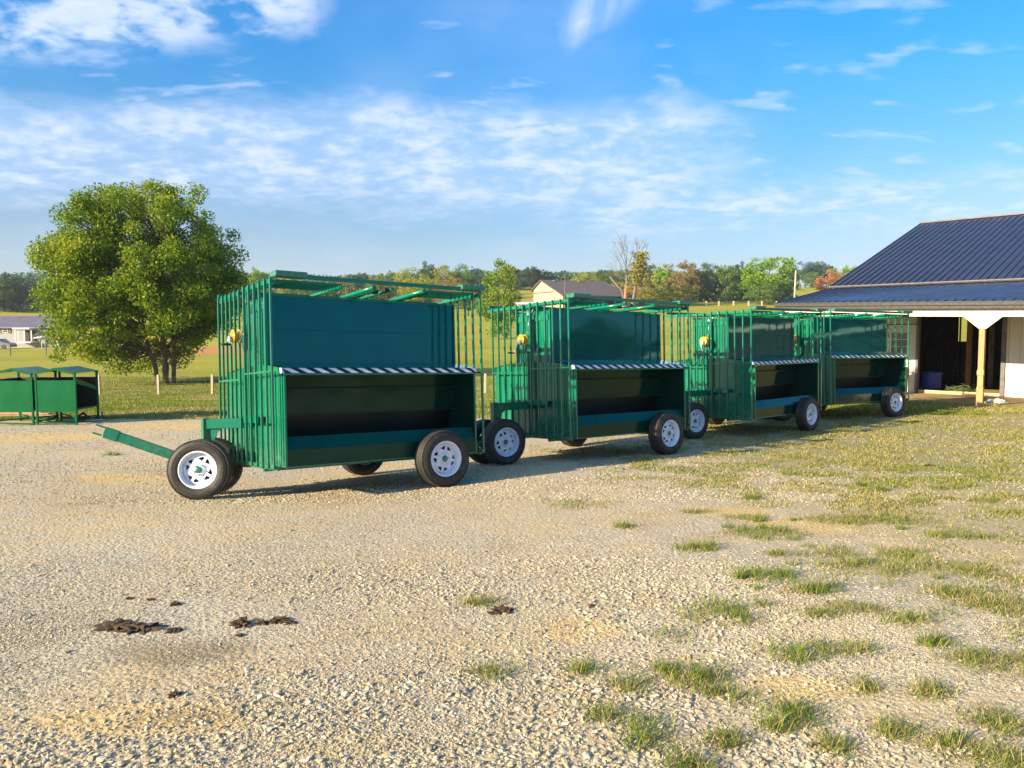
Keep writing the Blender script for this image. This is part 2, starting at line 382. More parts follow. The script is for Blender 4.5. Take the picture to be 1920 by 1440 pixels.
# ------------------------------------------------------------------ ground sheet
def ground_mat():
    m, t, b, out = mat('yard_ground')
    geo = t.node('ShaderNodeNewGeometry'); P = geo.outputs['Position']
    sp = t.node('ShaderNodeSeparateXYZ'); t.l.new(P, sp.inputs[0]); X, Y, Z = sp.outputs
    flat = t.scalev(P, (1, 1, 0))
    big = t.noise(flat, .35, 5, .62, .4); med = t.noise(flat, 2.2, 5, .6, .2); fin = t.noise(flat, 28, 6, .72); fin2 = t.noise(flat, 90, 4, .7)
    vor = t.node('ShaderNodeTexVoronoi'); vor.inputs['Scale'].default_value = 34; t.l.new(flat, vor.inputs['Vector'])
    vor2 = t.node('ShaderNodeTexVoronoi'); vor2.inputs['Scale'].default_value = 78; t.l.new(flat, vor2.inputs['Vector'])
    # crushed limestone with sandy fines
    stone = t.ramp(vor.outputs['Color'], [(.1, (.25, .215, .155)), (.45, (.49, .425, .305)), (.9, (.67, .60, .46))])
    stone2 = t.ramp(vor2.outputs['Color'], [(.1, (.27, .225, .145)), (.5, (.51, .425, .275)), (.9, (.69, .59, .41))])
    gravel = t.mix(t.mapr(fin, .4, .6), stone, stone2)
    fines = t.ramp(fin, [(.25, (.48, .355, .18)), (.75, (.68, .53, .30))])
    sandy = t.math('ADD', t.math('MULTIPLY', big, .6), t.math('MULTIPLY', med, .4))
    yard = t.mix(t.mapr(sandy, .40, .62, .08, .95), gravel, fines)
    cool = t.mapr(t.noise(flat, .55, 4, .6, .5), .45, .65, 0, .45); yard = t.mix(cool, yard, t.mix(.5, yard, (.42, .41, .38)))
    warm = t.mapr(t.noise(t.scalev(flat, (1, 1, 1), (31, 7, 0)), .8, 5, .65, .6), .52, .70, 0, .55); yard = t.mix(warm, yard, t.ramp(fin, [(.3, (.30, .205, .095)), (.7, (.56, .40, .19))]))
    trk = t.math('ADD', t.math('MULTIPLY', X, .61), t.math('MULTIPLY', Y, -.79)); trk = t.math('ADD', trk, t.math('MULTIPLY', t.noise(flat, .25, 2, .5), 1.6))
    for off in (-5.1, -6.7, -2.2, -3.9):
        g0 = t.mapr(t.math('ABSOLUTE', t.math('SUBTRACT', trk, off)), .30, .08, 0, .5); yard = t.mix(t.math('MULTIPLY', g0, t.mapr(med, .35, .6)), yard, (.56, .48, .35))
    def blob(cx, cy, rx, ry, soft=.5):
        a = t.math('POWER', t.math('DIVIDE', t.math('SUBTRACT', X, cx), rx), 2.0); c = t.math('POWER', t.math('DIVIDE', t.math('SUBTRACT', Y, cy), ry), 2.0)
        d = t.math('ADD', t.math('SQRT', t.math('ADD', a, c)), t.math('MULTIPLY', t.math('SUBTRACT', med, .5), 1.2))
        return t.mapr(d, 1.0, 1.0 - soft, 0, 1)
    for q, rx, ry in SAND: yard = t.mix(t.math('MULTIPLY', blob(q.x, q.y, rx, ry), .85), yard, (.66, .46, .19))
    for q, rx, ry in DAMP: yard = t.mix(t.math('MULTIPLY', blob(q.x, q.y, rx, ry, .8), .55), yard, (.17, .13, .075))
    # grass
    g1 = t.noise(t.scalev(flat, (1, 1.6, 1)), .16, 5, .62, .5); g2 = t.noise(flat, 1.3, 5, .65, .3); g3 = t.noise(flat, 14, 5, .7)
    gr = t.ramp(t.math('ADD', t.math('MULTIPLY', g1, .45), t.math('ADD', t.math('MULTIPLY', g2, .3), t.math('MULTIPLY', g3, .25))),
                [(.30, (.070, .115, .012)), (.45, (.150, .190, .018)), (.56, (.25, .24, .035)), (.70, (.38, .30, .085))])
    far = t.ramp(t.math('ADD', t.math('MULTIPLY', t.noise(t.scalev(flat, (.4, 1.5, 1)), .06, 5, .65, .5), .6), t.math('MULTIPLY', g2, .4)),
                 [(.32, (.19, .235, .018)), (.50, (.33, .31, .030)), (.68, (.48, .36, .08))])
    gr = t.mix(t.mapr(Y, 26, 60), gr, far)
    edge = t.math('ADD', t.math('SUBTRACT', Y, t.math('ADD', 18.9, t.math('MULTIPLY', X, .03))), t.math('MULTIPLY', t.math('SUBTRACT', g2, .5), 2.2))
    m1 = t.mapr(edge, -.5, .5)
    # patchy grass to the right of the yard
    er = t.math('ADD', t.math('SUBTRACT', t.math('SUBTRACT', X, 1.6), t.math('MULTIPLY', t.math('SUBTRACT', 14.0, Y), .06)), t.math('MULTIPLY', t.math('SUBTRACT', g2, .5), 9.0))
    m2 = t.math('MULTIPLY', t.mapr(er, -.6, 4.0, 0, .92), t.mapr(Y, 4.0, 10.0, .78, 1.0))
    m2 = t.math('MULTIPLY', m2, t.mapr(g3, .36, .56, .25, 1.0))
    straw = t.mix(.6, gr, t.ramp(g3, [(.3, (.12, .125, .03)), (.7, (.40, .32, .14))]))
    straw = t.mix(t.mapr(Y, 11.5, 9.0, .0, .35), straw, fines)
    ga = t.node('ShaderNodeAttribute'); ga.attribute_name = 'grass_cover'
    m3 = t.mapr(t.math('ADD', ga.outputs['Fac'], t.math('MULTIPLY', t.math('SUBTRACT', t.noise(flat, 9, 5, .7), .5), 1.3)), .25, .75, 0, .85)
    c = t.mix(t.math('MAXIMUM', m2, m3), yard, straw); c = t.mix(m1, c, gr)
    # bare red soil beyond the big tree, pale dirt at the barn
    soil = t.math('MULTIPLY', t.mapr(t.math('ABSOLUTE', t.math('SUBTRACT', X, -37)), 11, 7), t.mapr(t.math('ABSOLUTE', t.math('SUBTRACT', Y, 92)), 9, 6))
    c = t.mix(soil, c, t.ramp(g3, [(.3, (.42, .17, .05)), (.7, (.62, .30, .12))]))
    u = t.math('MULTIPLY', t.math('ADD', t.math('SUBTRACT', X, 8.46), t.math('SUBTRACT', Y, 24.7)), .7071)
    s_ = t.math('MULTIPLY', t.math('SUBTRACT', t.math('SUBTRACT', X, 8.46), t.math('SUBTRACT', Y, 24.7)), .7071)
    dirt = t.math('MULTIPLY', t.mapr(t.math('ADD', u, t.math('MULTIPLY', g2, 2.0)), .9, 2.4), t.math('MULTIPLY', t.mapr(s_, 1.6, 2.8), t.mapr(u, 14, 12)))
    c = t.mix(dirt, c, t.ramp(g3, [(.3, (.30, .20, .09)), (.7, (.55, .40, .20))]))
    t.l.new(c, b.inputs['Base Color']); b.inputs['Roughness'].default_value = .95; b.inputs['Specular IOR Level'].default_value = .15
    h = t.math('ADD', t.math('MULTIPLY', vor.outputs['Distance'], -.8), t.math('ADD', t.math('MULTIPLY', fin, .6), t.math('MULTIPLY', fin2, .35)))
    h = t.math('ADD', h, t.math('MULTIPLY', med, 1.2))
    bump(t, b, h, .5, .020)
    return m
SAND = [(on_ground(230, 897), .95, .55), (on_ground(300, 1350), .7, .22), (on_ground(640, 1400), .4, .15), (on_ground(60, 820), 2.4, .9), (on_ground(330, 800), 2.2, .7),
        (on_ground(1520, 985), .7, .5), (on_ground(1380, 960), .5, .4), (on_ground(1080, 1180), .35, .25), (on_ground(1500, 1290), .35, .2), (on_ground(850, 870), .5, .3)]
DAMP = [(on_ground(320, 1225), .55, .28), (on_ground(370, 1345), .4, .14), (on_ground(500, 860), .5, .2)]
def vnoise(x, y, s, seed=0):
    """cheap value noise"""
    x = np.asarray(x) * s + seed * 17.3; y = np.asarray(y) * s + seed * 9.1
    xi = np.floor(x).astype(np.int64); yi = np.floor(y).astype(np.int64); fx = x - xi; fy = y - yi
    fx = fx * fx * (3 - 2 * fx); fy = fy * fy * (3 - 2 * fy)
    def h(a, b_):
        q = (a * 374761393 + b_ * 668265263 + seed * 1442695041) & 0xffffffff; q = ((q ^ (q >> 13)) * 1274126177) & 0xffffffff
        return ((q ^ (q >> 16)) & 0xffff) / 65535.0
    return (h(xi, yi) * (1 - fx) + h(xi + 1, yi) * fx) * (1 - fy) + (h(xi, yi + 1) * (1 - fx) + h(xi + 1, yi + 1) * fx) * fy
def fbm(x, y, s, seed=0): return .55 * vnoise(x, y, s, seed) + .3 * vnoise(x, y, s * 2.1, seed + 1) + .15 * vnoise(x, y, s * 4.3, seed + 2)

TUFTS = [(1350, 1158, 130, 1.0), (1440, 1080, 100, .9), (1512, 1108, 80, .9), (1300, 1030, 66, .8), (1400, 970, 66, .7), (1420, 1000, 120, .8), (1570, 975, 120, .5), (1680, 975, 150, .5), (1810, 1003, 110, .7),
         (1403, 936, 30, .8), (1616, 911, 16, 1.), (1657, 919, 26, 1.), (1765, 915, 56, .6), (1712, 941, 38, .7), (1640, 1062, 170, .45), (1820, 1070, 170, .4), (1870, 1135, 140, .35), (1482, 1232, 50, 1.), (1578, 1216, 95, .6),
         (1690, 1162, 90, .6), (1755, 1206, 36, .8), (1835, 1240, 120, .45), (1905, 1235, 50, .5), (1230, 1392, 86, 1.), (1350, 1388, 60, .5), (1332, 1298, 50, .55), (1252, 1258, 26, .7), (1322, 1268, 24, .8), (1468, 1362, 44, .8),
         (1498, 1334, 40, .9), (1680, 1372, 70, .5), (1865, 1350, 110, .45), (1880, 1425, 130, .5), (1790, 1405, 110, .45), (1172, 989, 24, .7), (892, 1131, 40, .3), (1095, 1256, 26, .7), (905, 1262, 50, .5), (1130, 1345, 26, .5),
         (1285, 1280, 20, .6), (1540, 1150, 60, .5), (1770, 1110, 110, .4), (1600, 1140, 80, .4), (1700, 1040, 110, .45), (1890, 960, 60, .6), (1840, 940, 60, .5), (615, 855, 30, .6), (210, 853, 24, .8), (1560, 1040, 60, .5),
         (1450, 1040, 30, .6), (1300, 1438, 60, .6), (1390, 1310, 30, .5), (1620, 1290, 50, .4), (1740, 1300, 60, .4), (1560, 1400, 40, .4), (1180, 1290, 20, .5), (1300, 960, 40, .3), (1850, 890, 90, .5), (1690, 880, 90, .5)]
def build_ground():
    th = np.concatenate([np.linspace(-180, -50, 40)[:-1], np.linspace(-50, 50, 260)[:-1], np.linspace(50, 180, 40)[:-1]]) * math.pi / 180
    rr = np.concatenate([[0.0], np.geomspace(.4, 2600, 420)])
    Rg, Th = np.meshgrid(rr, th, indexing='ij')
    Xg = Rg * np.sin(Th); Yg = Rg * np.cos(Th); Zg = ground(Xg, Yg)
    V = np.stack([Xg, Yg, Zg], -1).reshape(-1, 3); n = len(th); F = []
    i = np.arange(len(rr) - 1)[:, None]; j = np.arange(n)[None, :]; j2 = (j + 1) % n
    F = np.stack([i * n + j + 0 * j, i * n + j2, (i + 1) * n + j2, (i + 1) * n + j], -1).reshape(-1, 4)
    me = fast_mesh('ground', V, F[:, ::-1], [ground_mat()], None, True)
    # how much grass grows where: a plain coverage map read by the material
    cov = np.zeros(len(V)); X_, Y_ = V[:, 0], V[:, 1]; near = (Y_ > 2) & (Y_ < 22) & (X_ > -8); xs, ys = X_[near], Y_[near]; c_ = np.zeros(len(xs))
    for px, py, w, gr in TUFTS:
        c = on_ground(px, py); rad = w / 2 / F_PX * c.y; c_ = np.maximum(c_, np.exp(-(((xs - c.x) / (rad * 1.25 + .03)) ** 2 + ((ys - c.y) / (rad * .95 + .03)) ** 2)) * (.7 + .3 * (1 - gr)))
    cov[near] = c_
    at_ = me.attributes.new('grass_cover', 'FLOAT', 'POINT'); at_.data.foreach_set('value', cov.astype(np.float32))
    tag(link('ground', me), 'gravel yard and grass fields rising to the far treeline', None, None, 'structure')
build_ground()

# ------------------------------------------------------------------ loose stones and grass
def rpi(t):  # random per island
    g = t.node('ShaderNodeNewGeometry'); return g.outputs['Random Per Island']
def gravel_mat():
    m, t, b, out = mat('limestone_chips'); r = rpi(t)
    geo = t.node('ShaderNodeNewGeometry'); n = t.noise(geo.outputs['Position'], 90, 3, .6)
    c = t.ramp(r, [(0, (.15, .135, .105)), (.2, (.30, .27, .20)), (.45, (.45, .365, .23)), (.7, (.48, .43, .33)), (1, (.60, .55, .43))])
    c = t.mix(t.mapr(n, .35, .65, 0, .45), c, (.48, .37, .20))
    t.l.new(c, b.inputs['Base Color']); b.inputs['Roughness'].default_value = .85; b.inputs['Specular IOR Level'].default_value = .25
    return m
COARSE = [(on_ground(1080, 1300), 1.0, .55), (on_ground(1250, 1130), .9, .9), (on_ground(1100, 1060), .9, .6), (on_ground(150, 1410), 1.0, .22), (on_ground(600, 1330), .7, .4),
          (on_ground(1500, 1420), .6, .25), (on_ground(760, 1090), .9, .5), (on_ground(960, 1430), .9, .25), (on_ground(1420, 1220), .5, .4)]
def build_gravel():
    g = np.random.default_rng(3)
    base = []
    phi = (1 + 5 ** .5) / 2
    ico = np.array([(-1, phi, 0), (1, phi, 0), (-1, -phi, 0), (1, -phi, 0), (0, -1, phi), (0, 1, phi), (0, -1, -phi), (0, 1, -phi), (phi, 0, -1), (phi, 0, 1), (-phi, 0, -1), (-phi, 0, 1)], float)
    ico /= np.linalg.norm(ico[0])
    IF = np.array([(0, 11, 5), (0, 5, 1), (0, 1, 7), (0, 7, 10), (0, 10, 11), (1, 5, 9), (5, 11, 4), (11, 10, 2), (10, 7, 6), (7, 1, 8), (3, 9, 4), (3, 4, 2), (3, 2, 6), (3, 6, 8), (3, 8, 9), (4, 9, 5), (2, 4, 11), (6, 2, 10), (8, 6, 7), (9, 8, 1)])
    def scatter(n, y0, y1, smin, smax, coarse_w):
        # more stones nearer the camera
        u = g.random(n * 3); Y = y0 * (y1 / y0) ** u
        X = (g.random(n * 3) * 2 - 1) * (Y * .70 + .3)
        dens = .16 + .60 * np.clip((fbm(X, Y, .8, 5) - .40) * 5, 0, 1)
        cw = np.zeros(len(X))
        for q, rx, ry in COARSE: cw = np.maximum(cw, np.exp(-(((X - q.x) / rx) ** 2 + ((Y - q.y) / ry) ** 2)))
        dens = dens * (1 - .55 * np.clip((X - 1.2) / 2.5, 0, 1))
        keep = g.random(len(X)) < (dens * (1 - coarse_w) + coarse_w * np.clip(cw * 1.1 + .04, 0, 1))
        X = X[keep][:n]; Y = Y[keep][:n]; cw = cw[keep][:n]
        s = smin * (smax / smin) ** (g.random(len(X)) ** 2.2) * (1 + .25 * cw)
        return X, Y, s
    sets = [scatter(100000, 2.4, 4.8, .0016, .0058, 0), scatter(56000, 4.2, 9.0, .0028, .0072, .1), scatter(12000, 2.4, 6.0, .0045, .0125, .985), scatter(600, 2.4, 9, .008, .015, .4), scatter(5000, 5.0, 11, .006, .011, .95), scatter(36000, 8.5, 18.5, .007, .013, 0)]
    X = np.concatenate([a[0] for a in sets]); Y = np.concatenate([a[1] for a in sets]); s = np.concatenate([a[2] for a in sets]); n = len(X)
    V = np.repeat(ico[None], n, 0) * (1 + (g.random((n, 12, 1)) - .5) * .8)
    V *= np.stack([1 + g.random(n) * .9, .7 + g.random(n) * .5, .40 + g.random(n) * .40], -1)[:, None, :]
    # tilt and turn
    a = g.random(n) * 6.283; tl = (g.random(n) - .5) * .9
    ca, sa, ct, st = np.cos(a), np.sin(a), np.cos(tl), np.sin(tl)
    x, y, z = V[..., 0], V[..., 1], V[..., 2]
    x2 = x * ct[:, None] + z * st[:, None]; z2 = -x * st[:, None] + z * ct[:, None]
    x3 = x2 * ca[:, None] - y * sa[:, None]; y3 = x2 * sa[:, None] + y * ca[:, None]
    V = np.stack([x3, y3, z2], -1) * s[:, None, None]
    V += np.stack([X, Y, ground(X, Y) + s * .18], -1)[:, None, :]
    F = (IF[None] + (np.arange(n) * 12)[:, None, None]).reshape(-1, 3)
    me = fast_mesh('gravel', V.reshape(-1, 3), F, [gravel_mat()])
    tag(link('gravel', me), 'loose pale crushed limestone lying over the yard', None, None, 'stuff')
build_gravel()

def blade_mat(name, stops):
    m, t, b, out = mat(name); r = rpi(t)
    c = t.ramp(r, stops); t.l.new(c, b.inputs['Base Color']); b.inputs['Roughness'].default_value = .6; b.inputs['Specular IOR Level'].default_value = .2
    tr = t.node('ShaderNodeBsdfTranslucent'); t.l.new(c, tr.inputs[0]); mx = t.node('ShaderNodeMixShader'); mx.inputs[0].default_value = .3
    t.l.new(b.outputs[0], mx.inputs[1]); t.l.new(tr.outputs[0], mx.inputs[2]); t.l.new(mx.outputs[0], out.inputs[0])
    return m
M_gfresh = blade_mat('fresh_grass', [(0, (.05, .12, .010)), (.5, (.12, .22, .016)), (.85, (.20, .29, .025)), (1, (.40, .35, .08))])
M_gdry = blade_mat('dry_grass', [(0, (.12, .16, .025)), (.35, (.27, .26, .06)), (.7, (.46, .37, .15)), (1, (.60, .50, .27))])
M_glawn = blade_mat('lawn_grass', [(0, (.08, .15, .010)), (.5, (.17, .24, .02)), (1, (.33, .31, .05))])
def blades(X, Y, L, W, lean, g, matsel):
    n = len(X); a = g.random(n) * 6.283; b_ = g.random(n) * 6.283
    z = ground(X, Y); dx, dy = np.cos(a), np.sin(a); wx, wy = np.cos(b_) * W / 2, np.sin(b_) * W / 2
    h = L * np.sqrt(np.clip(1 - lean ** 2, .05, 1)); o = L * lean
    P0 = np.stack([X - wx, Y - wy, z - .004], -1); P1 = np.stack([X + wx, Y + wy, z - .004], -1)
    mx = X + dx * o * .4; my = Y + dy * o * .4
    P2 = np.stack([mx + wx * .7, my + wy * .7, z + h * .62], -1); P3 = np.stack([mx - wx * .7, my - wy * .7, z + h * .62], -1)
    P4 = np.stack([X + dx * o, Y + dy * o, z + h * .96], -1)
    V = np.stack([P0, P1, P2, P3, P4], 1).reshape(-1, 3); k = (np.arange(n) * 5)[:, None]
    T = np.concatenate([k + np.array([[0, 1, 2]]), k + np.array([[0, 2, 3]]), k + np.array([[3, 2, 4]])], 0)
    return V, T, np.tile(matsel, 3)
def build_grass():
    g = np.random.default_rng(11); Vs, Ts, Ms = [], [], []; off = 0
    def put(X, Y, L, W, lean, ms):
        nonlocal off
        V, T, M_ = blades(X, Y, L, W, lean, g, ms); Vs.append(V); Ts.append(T + off); Ms.append(M_); off += len(V)
    for px, py, w, gr in TUFTS:
        c = on_ground(px, py); rad = w / 2 / F_PX * c.y; nsub = max(3, int(rad / .028))
        for q in range(nsub):
            far_ = 1.9 if g.random() < .28 else 1.0; cx = c.x + g.normal() * rad * .6 * far_; cy = c.y + g.normal() * rad * .42 * far_
            nb = int(62 * (.5 + g.random()) * (.5 + gr)); rr = .02 + .06 * g.random()
            X = cx + g.normal(size=nb) * rr; Y = cy + g.normal(size=nb) * rr
            fresh = g.random(nb) < (.10 + .60 * gr)
            put(X, Y, (.04 + .09 * g.random(nb) ** 1.5) * (1.1 if gr > .7 else .85), np.where(fresh, .0042, .0032), np.clip(.45 + .5 * g.random(nb), 0, .96), np.where(fresh, 0, 1))
        nb = int(520 * rad * (1.6 - gr) / .2); a_ = g.random(nb) * 6.283; q_ = np.sqrt(g.random(nb)) * rad
        X = c.x + np.cos(a_) * q_ * 1.15 + g.normal(size=nb) * .03; Y = c.y + np.sin(a_) * q_ * .75 + g.normal(size=nb) * .03; k = fbm(X, Y, 6.0, 14) > .44; X, Y = X[k], Y[k]; nb = len(X)
        put(X, Y, .025 + .05 * g.random(nb), np.full(nb, .0036), np.clip(.8 + .18 * g.random(nb), 0, .985), np.where(g.random(nb) < .22, 0, 1))
    # sparse ground cover on the right hand side
    n = 560000; Y = 2.6 * (22 / 2.6) ** g.random(n); X = (g.random(n)) * (Y * .72) + .3 + .0 * Y
    cov = np.clip((X - .9 - .05 * (14 - Y) + (fbm(X, Y, .55, 3) - .5) * 9.0) / 5.5, 0, 1) * np.clip((Y - 2) / 7, .34, 1)
    cov *= np.clip((fbm(X, Y, 2.4, 8) - .44) * 6, .03, 1)
    uu = (X - 8.46 + Y - 24.7) * .7071
    k = (g.random(n) < cov) & (uu < 1.2); X = X[k]; Y = Y[k]; n = len(X); fresh = g.random(n) < np.clip(.05 + .9 * (fbm(X, Y, 1.1, 21) - .35), .04, .65)
    put(X, Y, .016 + .032 * g.random(n), .0035 + .0006 * Y, np.clip(.35 + .5 * g.random(n), 0, .93), np.where(fresh, 0, 1))
    # lawn behind the gravel
    n = 330000; Y = 18.6 * (46 / 18.6) ** (g.random(n) ** 1.2); X = (g.random(n) * 2 - 1) * Y * .72
    k = (Y > 18.9 + .03 * X + (fbm(X, Y, 1.1, 4) - .5) * 2.6) & ~((X - 8.46 + Y - 24.7 > 1.0) & (X - Y > -17.0))
    X = X[k]; Y = Y[k]; n = len(X); fresh = fbm(X * .5, Y * 1.2, .9, 30) + .25 * (g.random(n) - .5) > .50
    put(X, Y, .03 + .05 * g.random(n), .004 + .0005 * Y, np.clip(.25 + .55 * g.random(n), 0, .93), np.where(fresh, 2, 1))
    me = fast_mesh('grass', np.concatenate(Vs), np.concatenate(Ts), [M_gfresh, M_gdry, M_glawn], np.concatenate(Ms))
    tag(link('grass', me), 'thin green and straw coloured grass growing through gravel and over the lawn', None, None, 'stuff')
build_grass()

# ------------------------------------------------------------------ feeder wagons
CACHE = {}
def cached(key, fn):
    if key not in CACHE: CACHE[key] = fn()
    return CACHE[key]
L_, W_ = 2.567, 1.95
ZT = 2.112; HT = 1.03; HX0, HX1, HY0, HY1, HZ = .04, 2.657, .60, 1.42, 1.985
def m_hopper():
    b = MB()
    # hopper walls with a lap seam, slightly proud upper sheet
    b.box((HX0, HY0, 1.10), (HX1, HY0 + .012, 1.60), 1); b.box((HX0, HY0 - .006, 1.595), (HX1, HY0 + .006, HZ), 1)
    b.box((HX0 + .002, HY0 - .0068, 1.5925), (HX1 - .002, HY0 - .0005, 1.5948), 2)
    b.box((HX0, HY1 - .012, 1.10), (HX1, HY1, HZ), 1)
    b.box((HX0 - .012, HY0 - .004, 1.05), (HX0, HY1 + .004, HZ - .01)); b.box((HX1, HY0 - .004, 1.05), (HX1 + .012, HY1 + .004, HZ - .01))
    for y in (HY0 + .05, HY0 + .12, HY1 - .06): b.box((HX0 - .026, y, 1.05), (HX0 - .012, y + .018, HZ - .03), 0, None, .004)
    for x in (HX0 - .03, HX1 + .01): b.box((x, HY0 + .02, HZ - .16), (x + .02, HY1 - .02, HZ - .06), 0, None, .004)
    b.box((HX0 - .01, HY0 - .012, HZ), (HX1 + .01, HY0 + .022, HZ + .022)); b.box((HX0 - .01, HY1 - .022, HZ), (HX1 + .01, HY1 + .012, HZ + .022))
    return b.mesh('hopper', [M_green, M_panel, M_deep])
def m_lid():
    b = MB()
    b.add([(HX0, HY0, 1.20), (L_ + .02, HY0, 1.20), (L_ + .02, -.004, 1.112), (-.02, -.004, 1.112), (-.02, HY0, 1.20)], [(3, 2, 1, 4)], 0)
    b.add([(-.02, HY0, 1.19), (L_ + .02, HY0, 1.19), (L_ + .02, -.004, 1.102), (-.02, -.004, 1.102)], [(0, 1, 2, 3)], 0)
    b.add([(-.02, HY1, 1.17), (L_ + .02, HY1, 1.17), (L_ + .02, W_ + .004, 1.115), (-.02, W_ + .004, 1.115)], [(0, 1, 2, 3)], 0)
    b.box((-.022, -.012, 1.028), (L_ + .022, .004, 1.046), 1)        # lower edge of the lip
    b.box((-.022, W_ - .004, 1.028), (L_ + .022, W_ + .012, 1.11), 1)
    return b.mesh('trough_lid', [M_lid, M_green])
def m_tape():
    b = MB(); n = 30; zt, zb = 1.108, 1.050; xa, xb = -.024, L_ + .024; w = (xb - xa) / 29.0; sh = .115
    def cl(x): return min(max(x, xa), xb)
    for i in range(-2, 31):
        x0 = xa + (i) * w; q = [(cl(x0), zt), (cl(x0 + w), zt), (cl(x0 + w + sh), zb), (cl(x0 + sh), zb)]
        if q[1][0] - q[0][0] + q[2][0] - q[3][0] < 1e-4: continue
        # slanted lip: the upper edge leans back towards the hopper
        vs = [(x, -.016 + (z - zb) * .30, z) for x, z in q]
        b.add(vs, [(3, 2, 1, 0)], i % 2)
    vs = [(xa, -.0159, zb), (xb, -.0159, zb), (xb, -.0159 + .0204, zt), (xa, -.0159 + .0204, zt)]
    b.add([(x, y + .004, z) for x, y, z in vs], [(0, 1, 2, 3)], 1)
    for x in (xa - .003, xb + .003):
        b.add([(x, -.014, zb), (x, .008, zt), (x, .06, zt + .004), (x, .05, zb)], [(0, 1, 2, 3)], 0)
    return b.mesh('hazard_tape', [M_tapew, M_tapeb])
def m_trough():
    b = MB()
    for s in (0, 1):                       # near and far troughs
        def P(x, y, z): return (x, y if s == 0 else W_ - y, z)
        def quad(a, c, d, e, mi=1):
            q = [P(*a), P(*c), P(*d), P(*e)]; b.add(q, [(0, 1, 2, 3) if s == 0 else (3, 2, 1, 0)], mi)
        def bx(lo, hi, mi=0, bv=.003):
            a = P(*lo); c = P(*hi); b.box((a[0], min(a[1], c[1]), a[2]), (c[0], max(a[1], c[1]), c[2]), mi, None, bv)
        x0, x1 = .012, L_ - .012
        # inner back, three lapped sheets leaning slightly
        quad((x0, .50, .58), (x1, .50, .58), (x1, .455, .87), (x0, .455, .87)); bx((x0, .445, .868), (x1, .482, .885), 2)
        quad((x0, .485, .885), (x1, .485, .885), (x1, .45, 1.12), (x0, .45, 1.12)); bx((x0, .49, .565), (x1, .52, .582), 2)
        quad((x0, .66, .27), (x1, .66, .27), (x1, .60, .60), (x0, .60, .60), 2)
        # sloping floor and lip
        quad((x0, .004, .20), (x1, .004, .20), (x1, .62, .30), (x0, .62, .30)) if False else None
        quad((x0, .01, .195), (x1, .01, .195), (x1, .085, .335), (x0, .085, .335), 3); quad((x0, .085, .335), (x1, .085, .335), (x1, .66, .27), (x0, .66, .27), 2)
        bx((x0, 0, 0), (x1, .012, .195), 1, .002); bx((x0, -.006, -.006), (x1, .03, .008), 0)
        bx((x0 + .35, .03, .30), (x0 + .36, .5, .31), 0)
    # end walls: full width sheet with folded ribs, shoulders sloping up to the hopper
    for x in (-.0, L_ - .012):
        out = -1 if x < 1 else 1
        pr = [(0, 0), (W_, 0), (W_, 1.10), (HY1 + .02, 1.17), (HY0 - .02, 1.17), (0, 1.10)]
        v = [(x, y, z) for y, z in pr] + [(x + .012, y, z) for y, z in pr]; n = len(pr)
        b.add(v, [tuple(range(n))[::-1], tuple(range(n, 2 * n))] + [(i, (i + 1) % n, n + (i + 1) % n, n + i) for i in range(n)], 0)
        xo = x - .014 if out < 0 else x + .012
        for i, y in enumerate((.045, .115, .26, .41, 1.50, 1.66, 1.82)):
            b.box((xo, y, .02), (xo + .014, y + .022, 1.08), 0, None, .005)
        b.box((x - .004, -.010, -.012), (x + .018, .008, 1.05), 0, None, .004)       # corner trim
        b.box((x - .004, W_ - .008, -.012), (x + .018, W_ + .010, 1.05), 0, None, .004)
    b.box((.03, .62, .02), (L_ - .03, W_ - .62, .06), 1)              # belly pan
    for x in (.0125, L_ - .0125):                 # inside faces of the end walls, shade put into dark paint
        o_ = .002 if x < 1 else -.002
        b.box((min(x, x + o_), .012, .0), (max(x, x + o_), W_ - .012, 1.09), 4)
    return b.mesh('trough', [M_green, M_inner, M_deep, M_lip, M_inner])
def m_gate(ys, zr, x, ztop, zb, rear=False):
    """one barred end gate of square tube; rails run along y"""
    b = MB(); o = .02 if not rear else -.02
    for y in ys: b.box((x - .0125, y - .0125, zb), (x + .0125, y + .0125, ztop), 0, None, .003)
    y0, y1 = ys[0] - .012, ys[-1] + .012
    b.box((x + o - .007, y0, ztop - .062), (x + o + .007, y1, ztop - .012), 0, None, .002)
    b.box((x - .011, y0 + .012, zr - .010), (x + .011, y1 - .012, zr + .010), 0, None, .002)
    b.box((x + o - .007, y0, zb + .002), (x + o + .018, y1, zb + .042), 0, None, .002)
    for y in (ys[1] + .02, ys[-2] + .03): b.tube([(x + o + (-.012 if not rear else .012), y, ztop - .035), (x + o + (-.006 if not rear else .006), y, ztop - .035)], .011, 8, 1)
    return b.mesh('end_gate', [M_green, M_bolt])
YS_N = [-.008 + .178 * i for i in range(6)]; YS_F = [1.055 + .160 * i for i in range(6)]
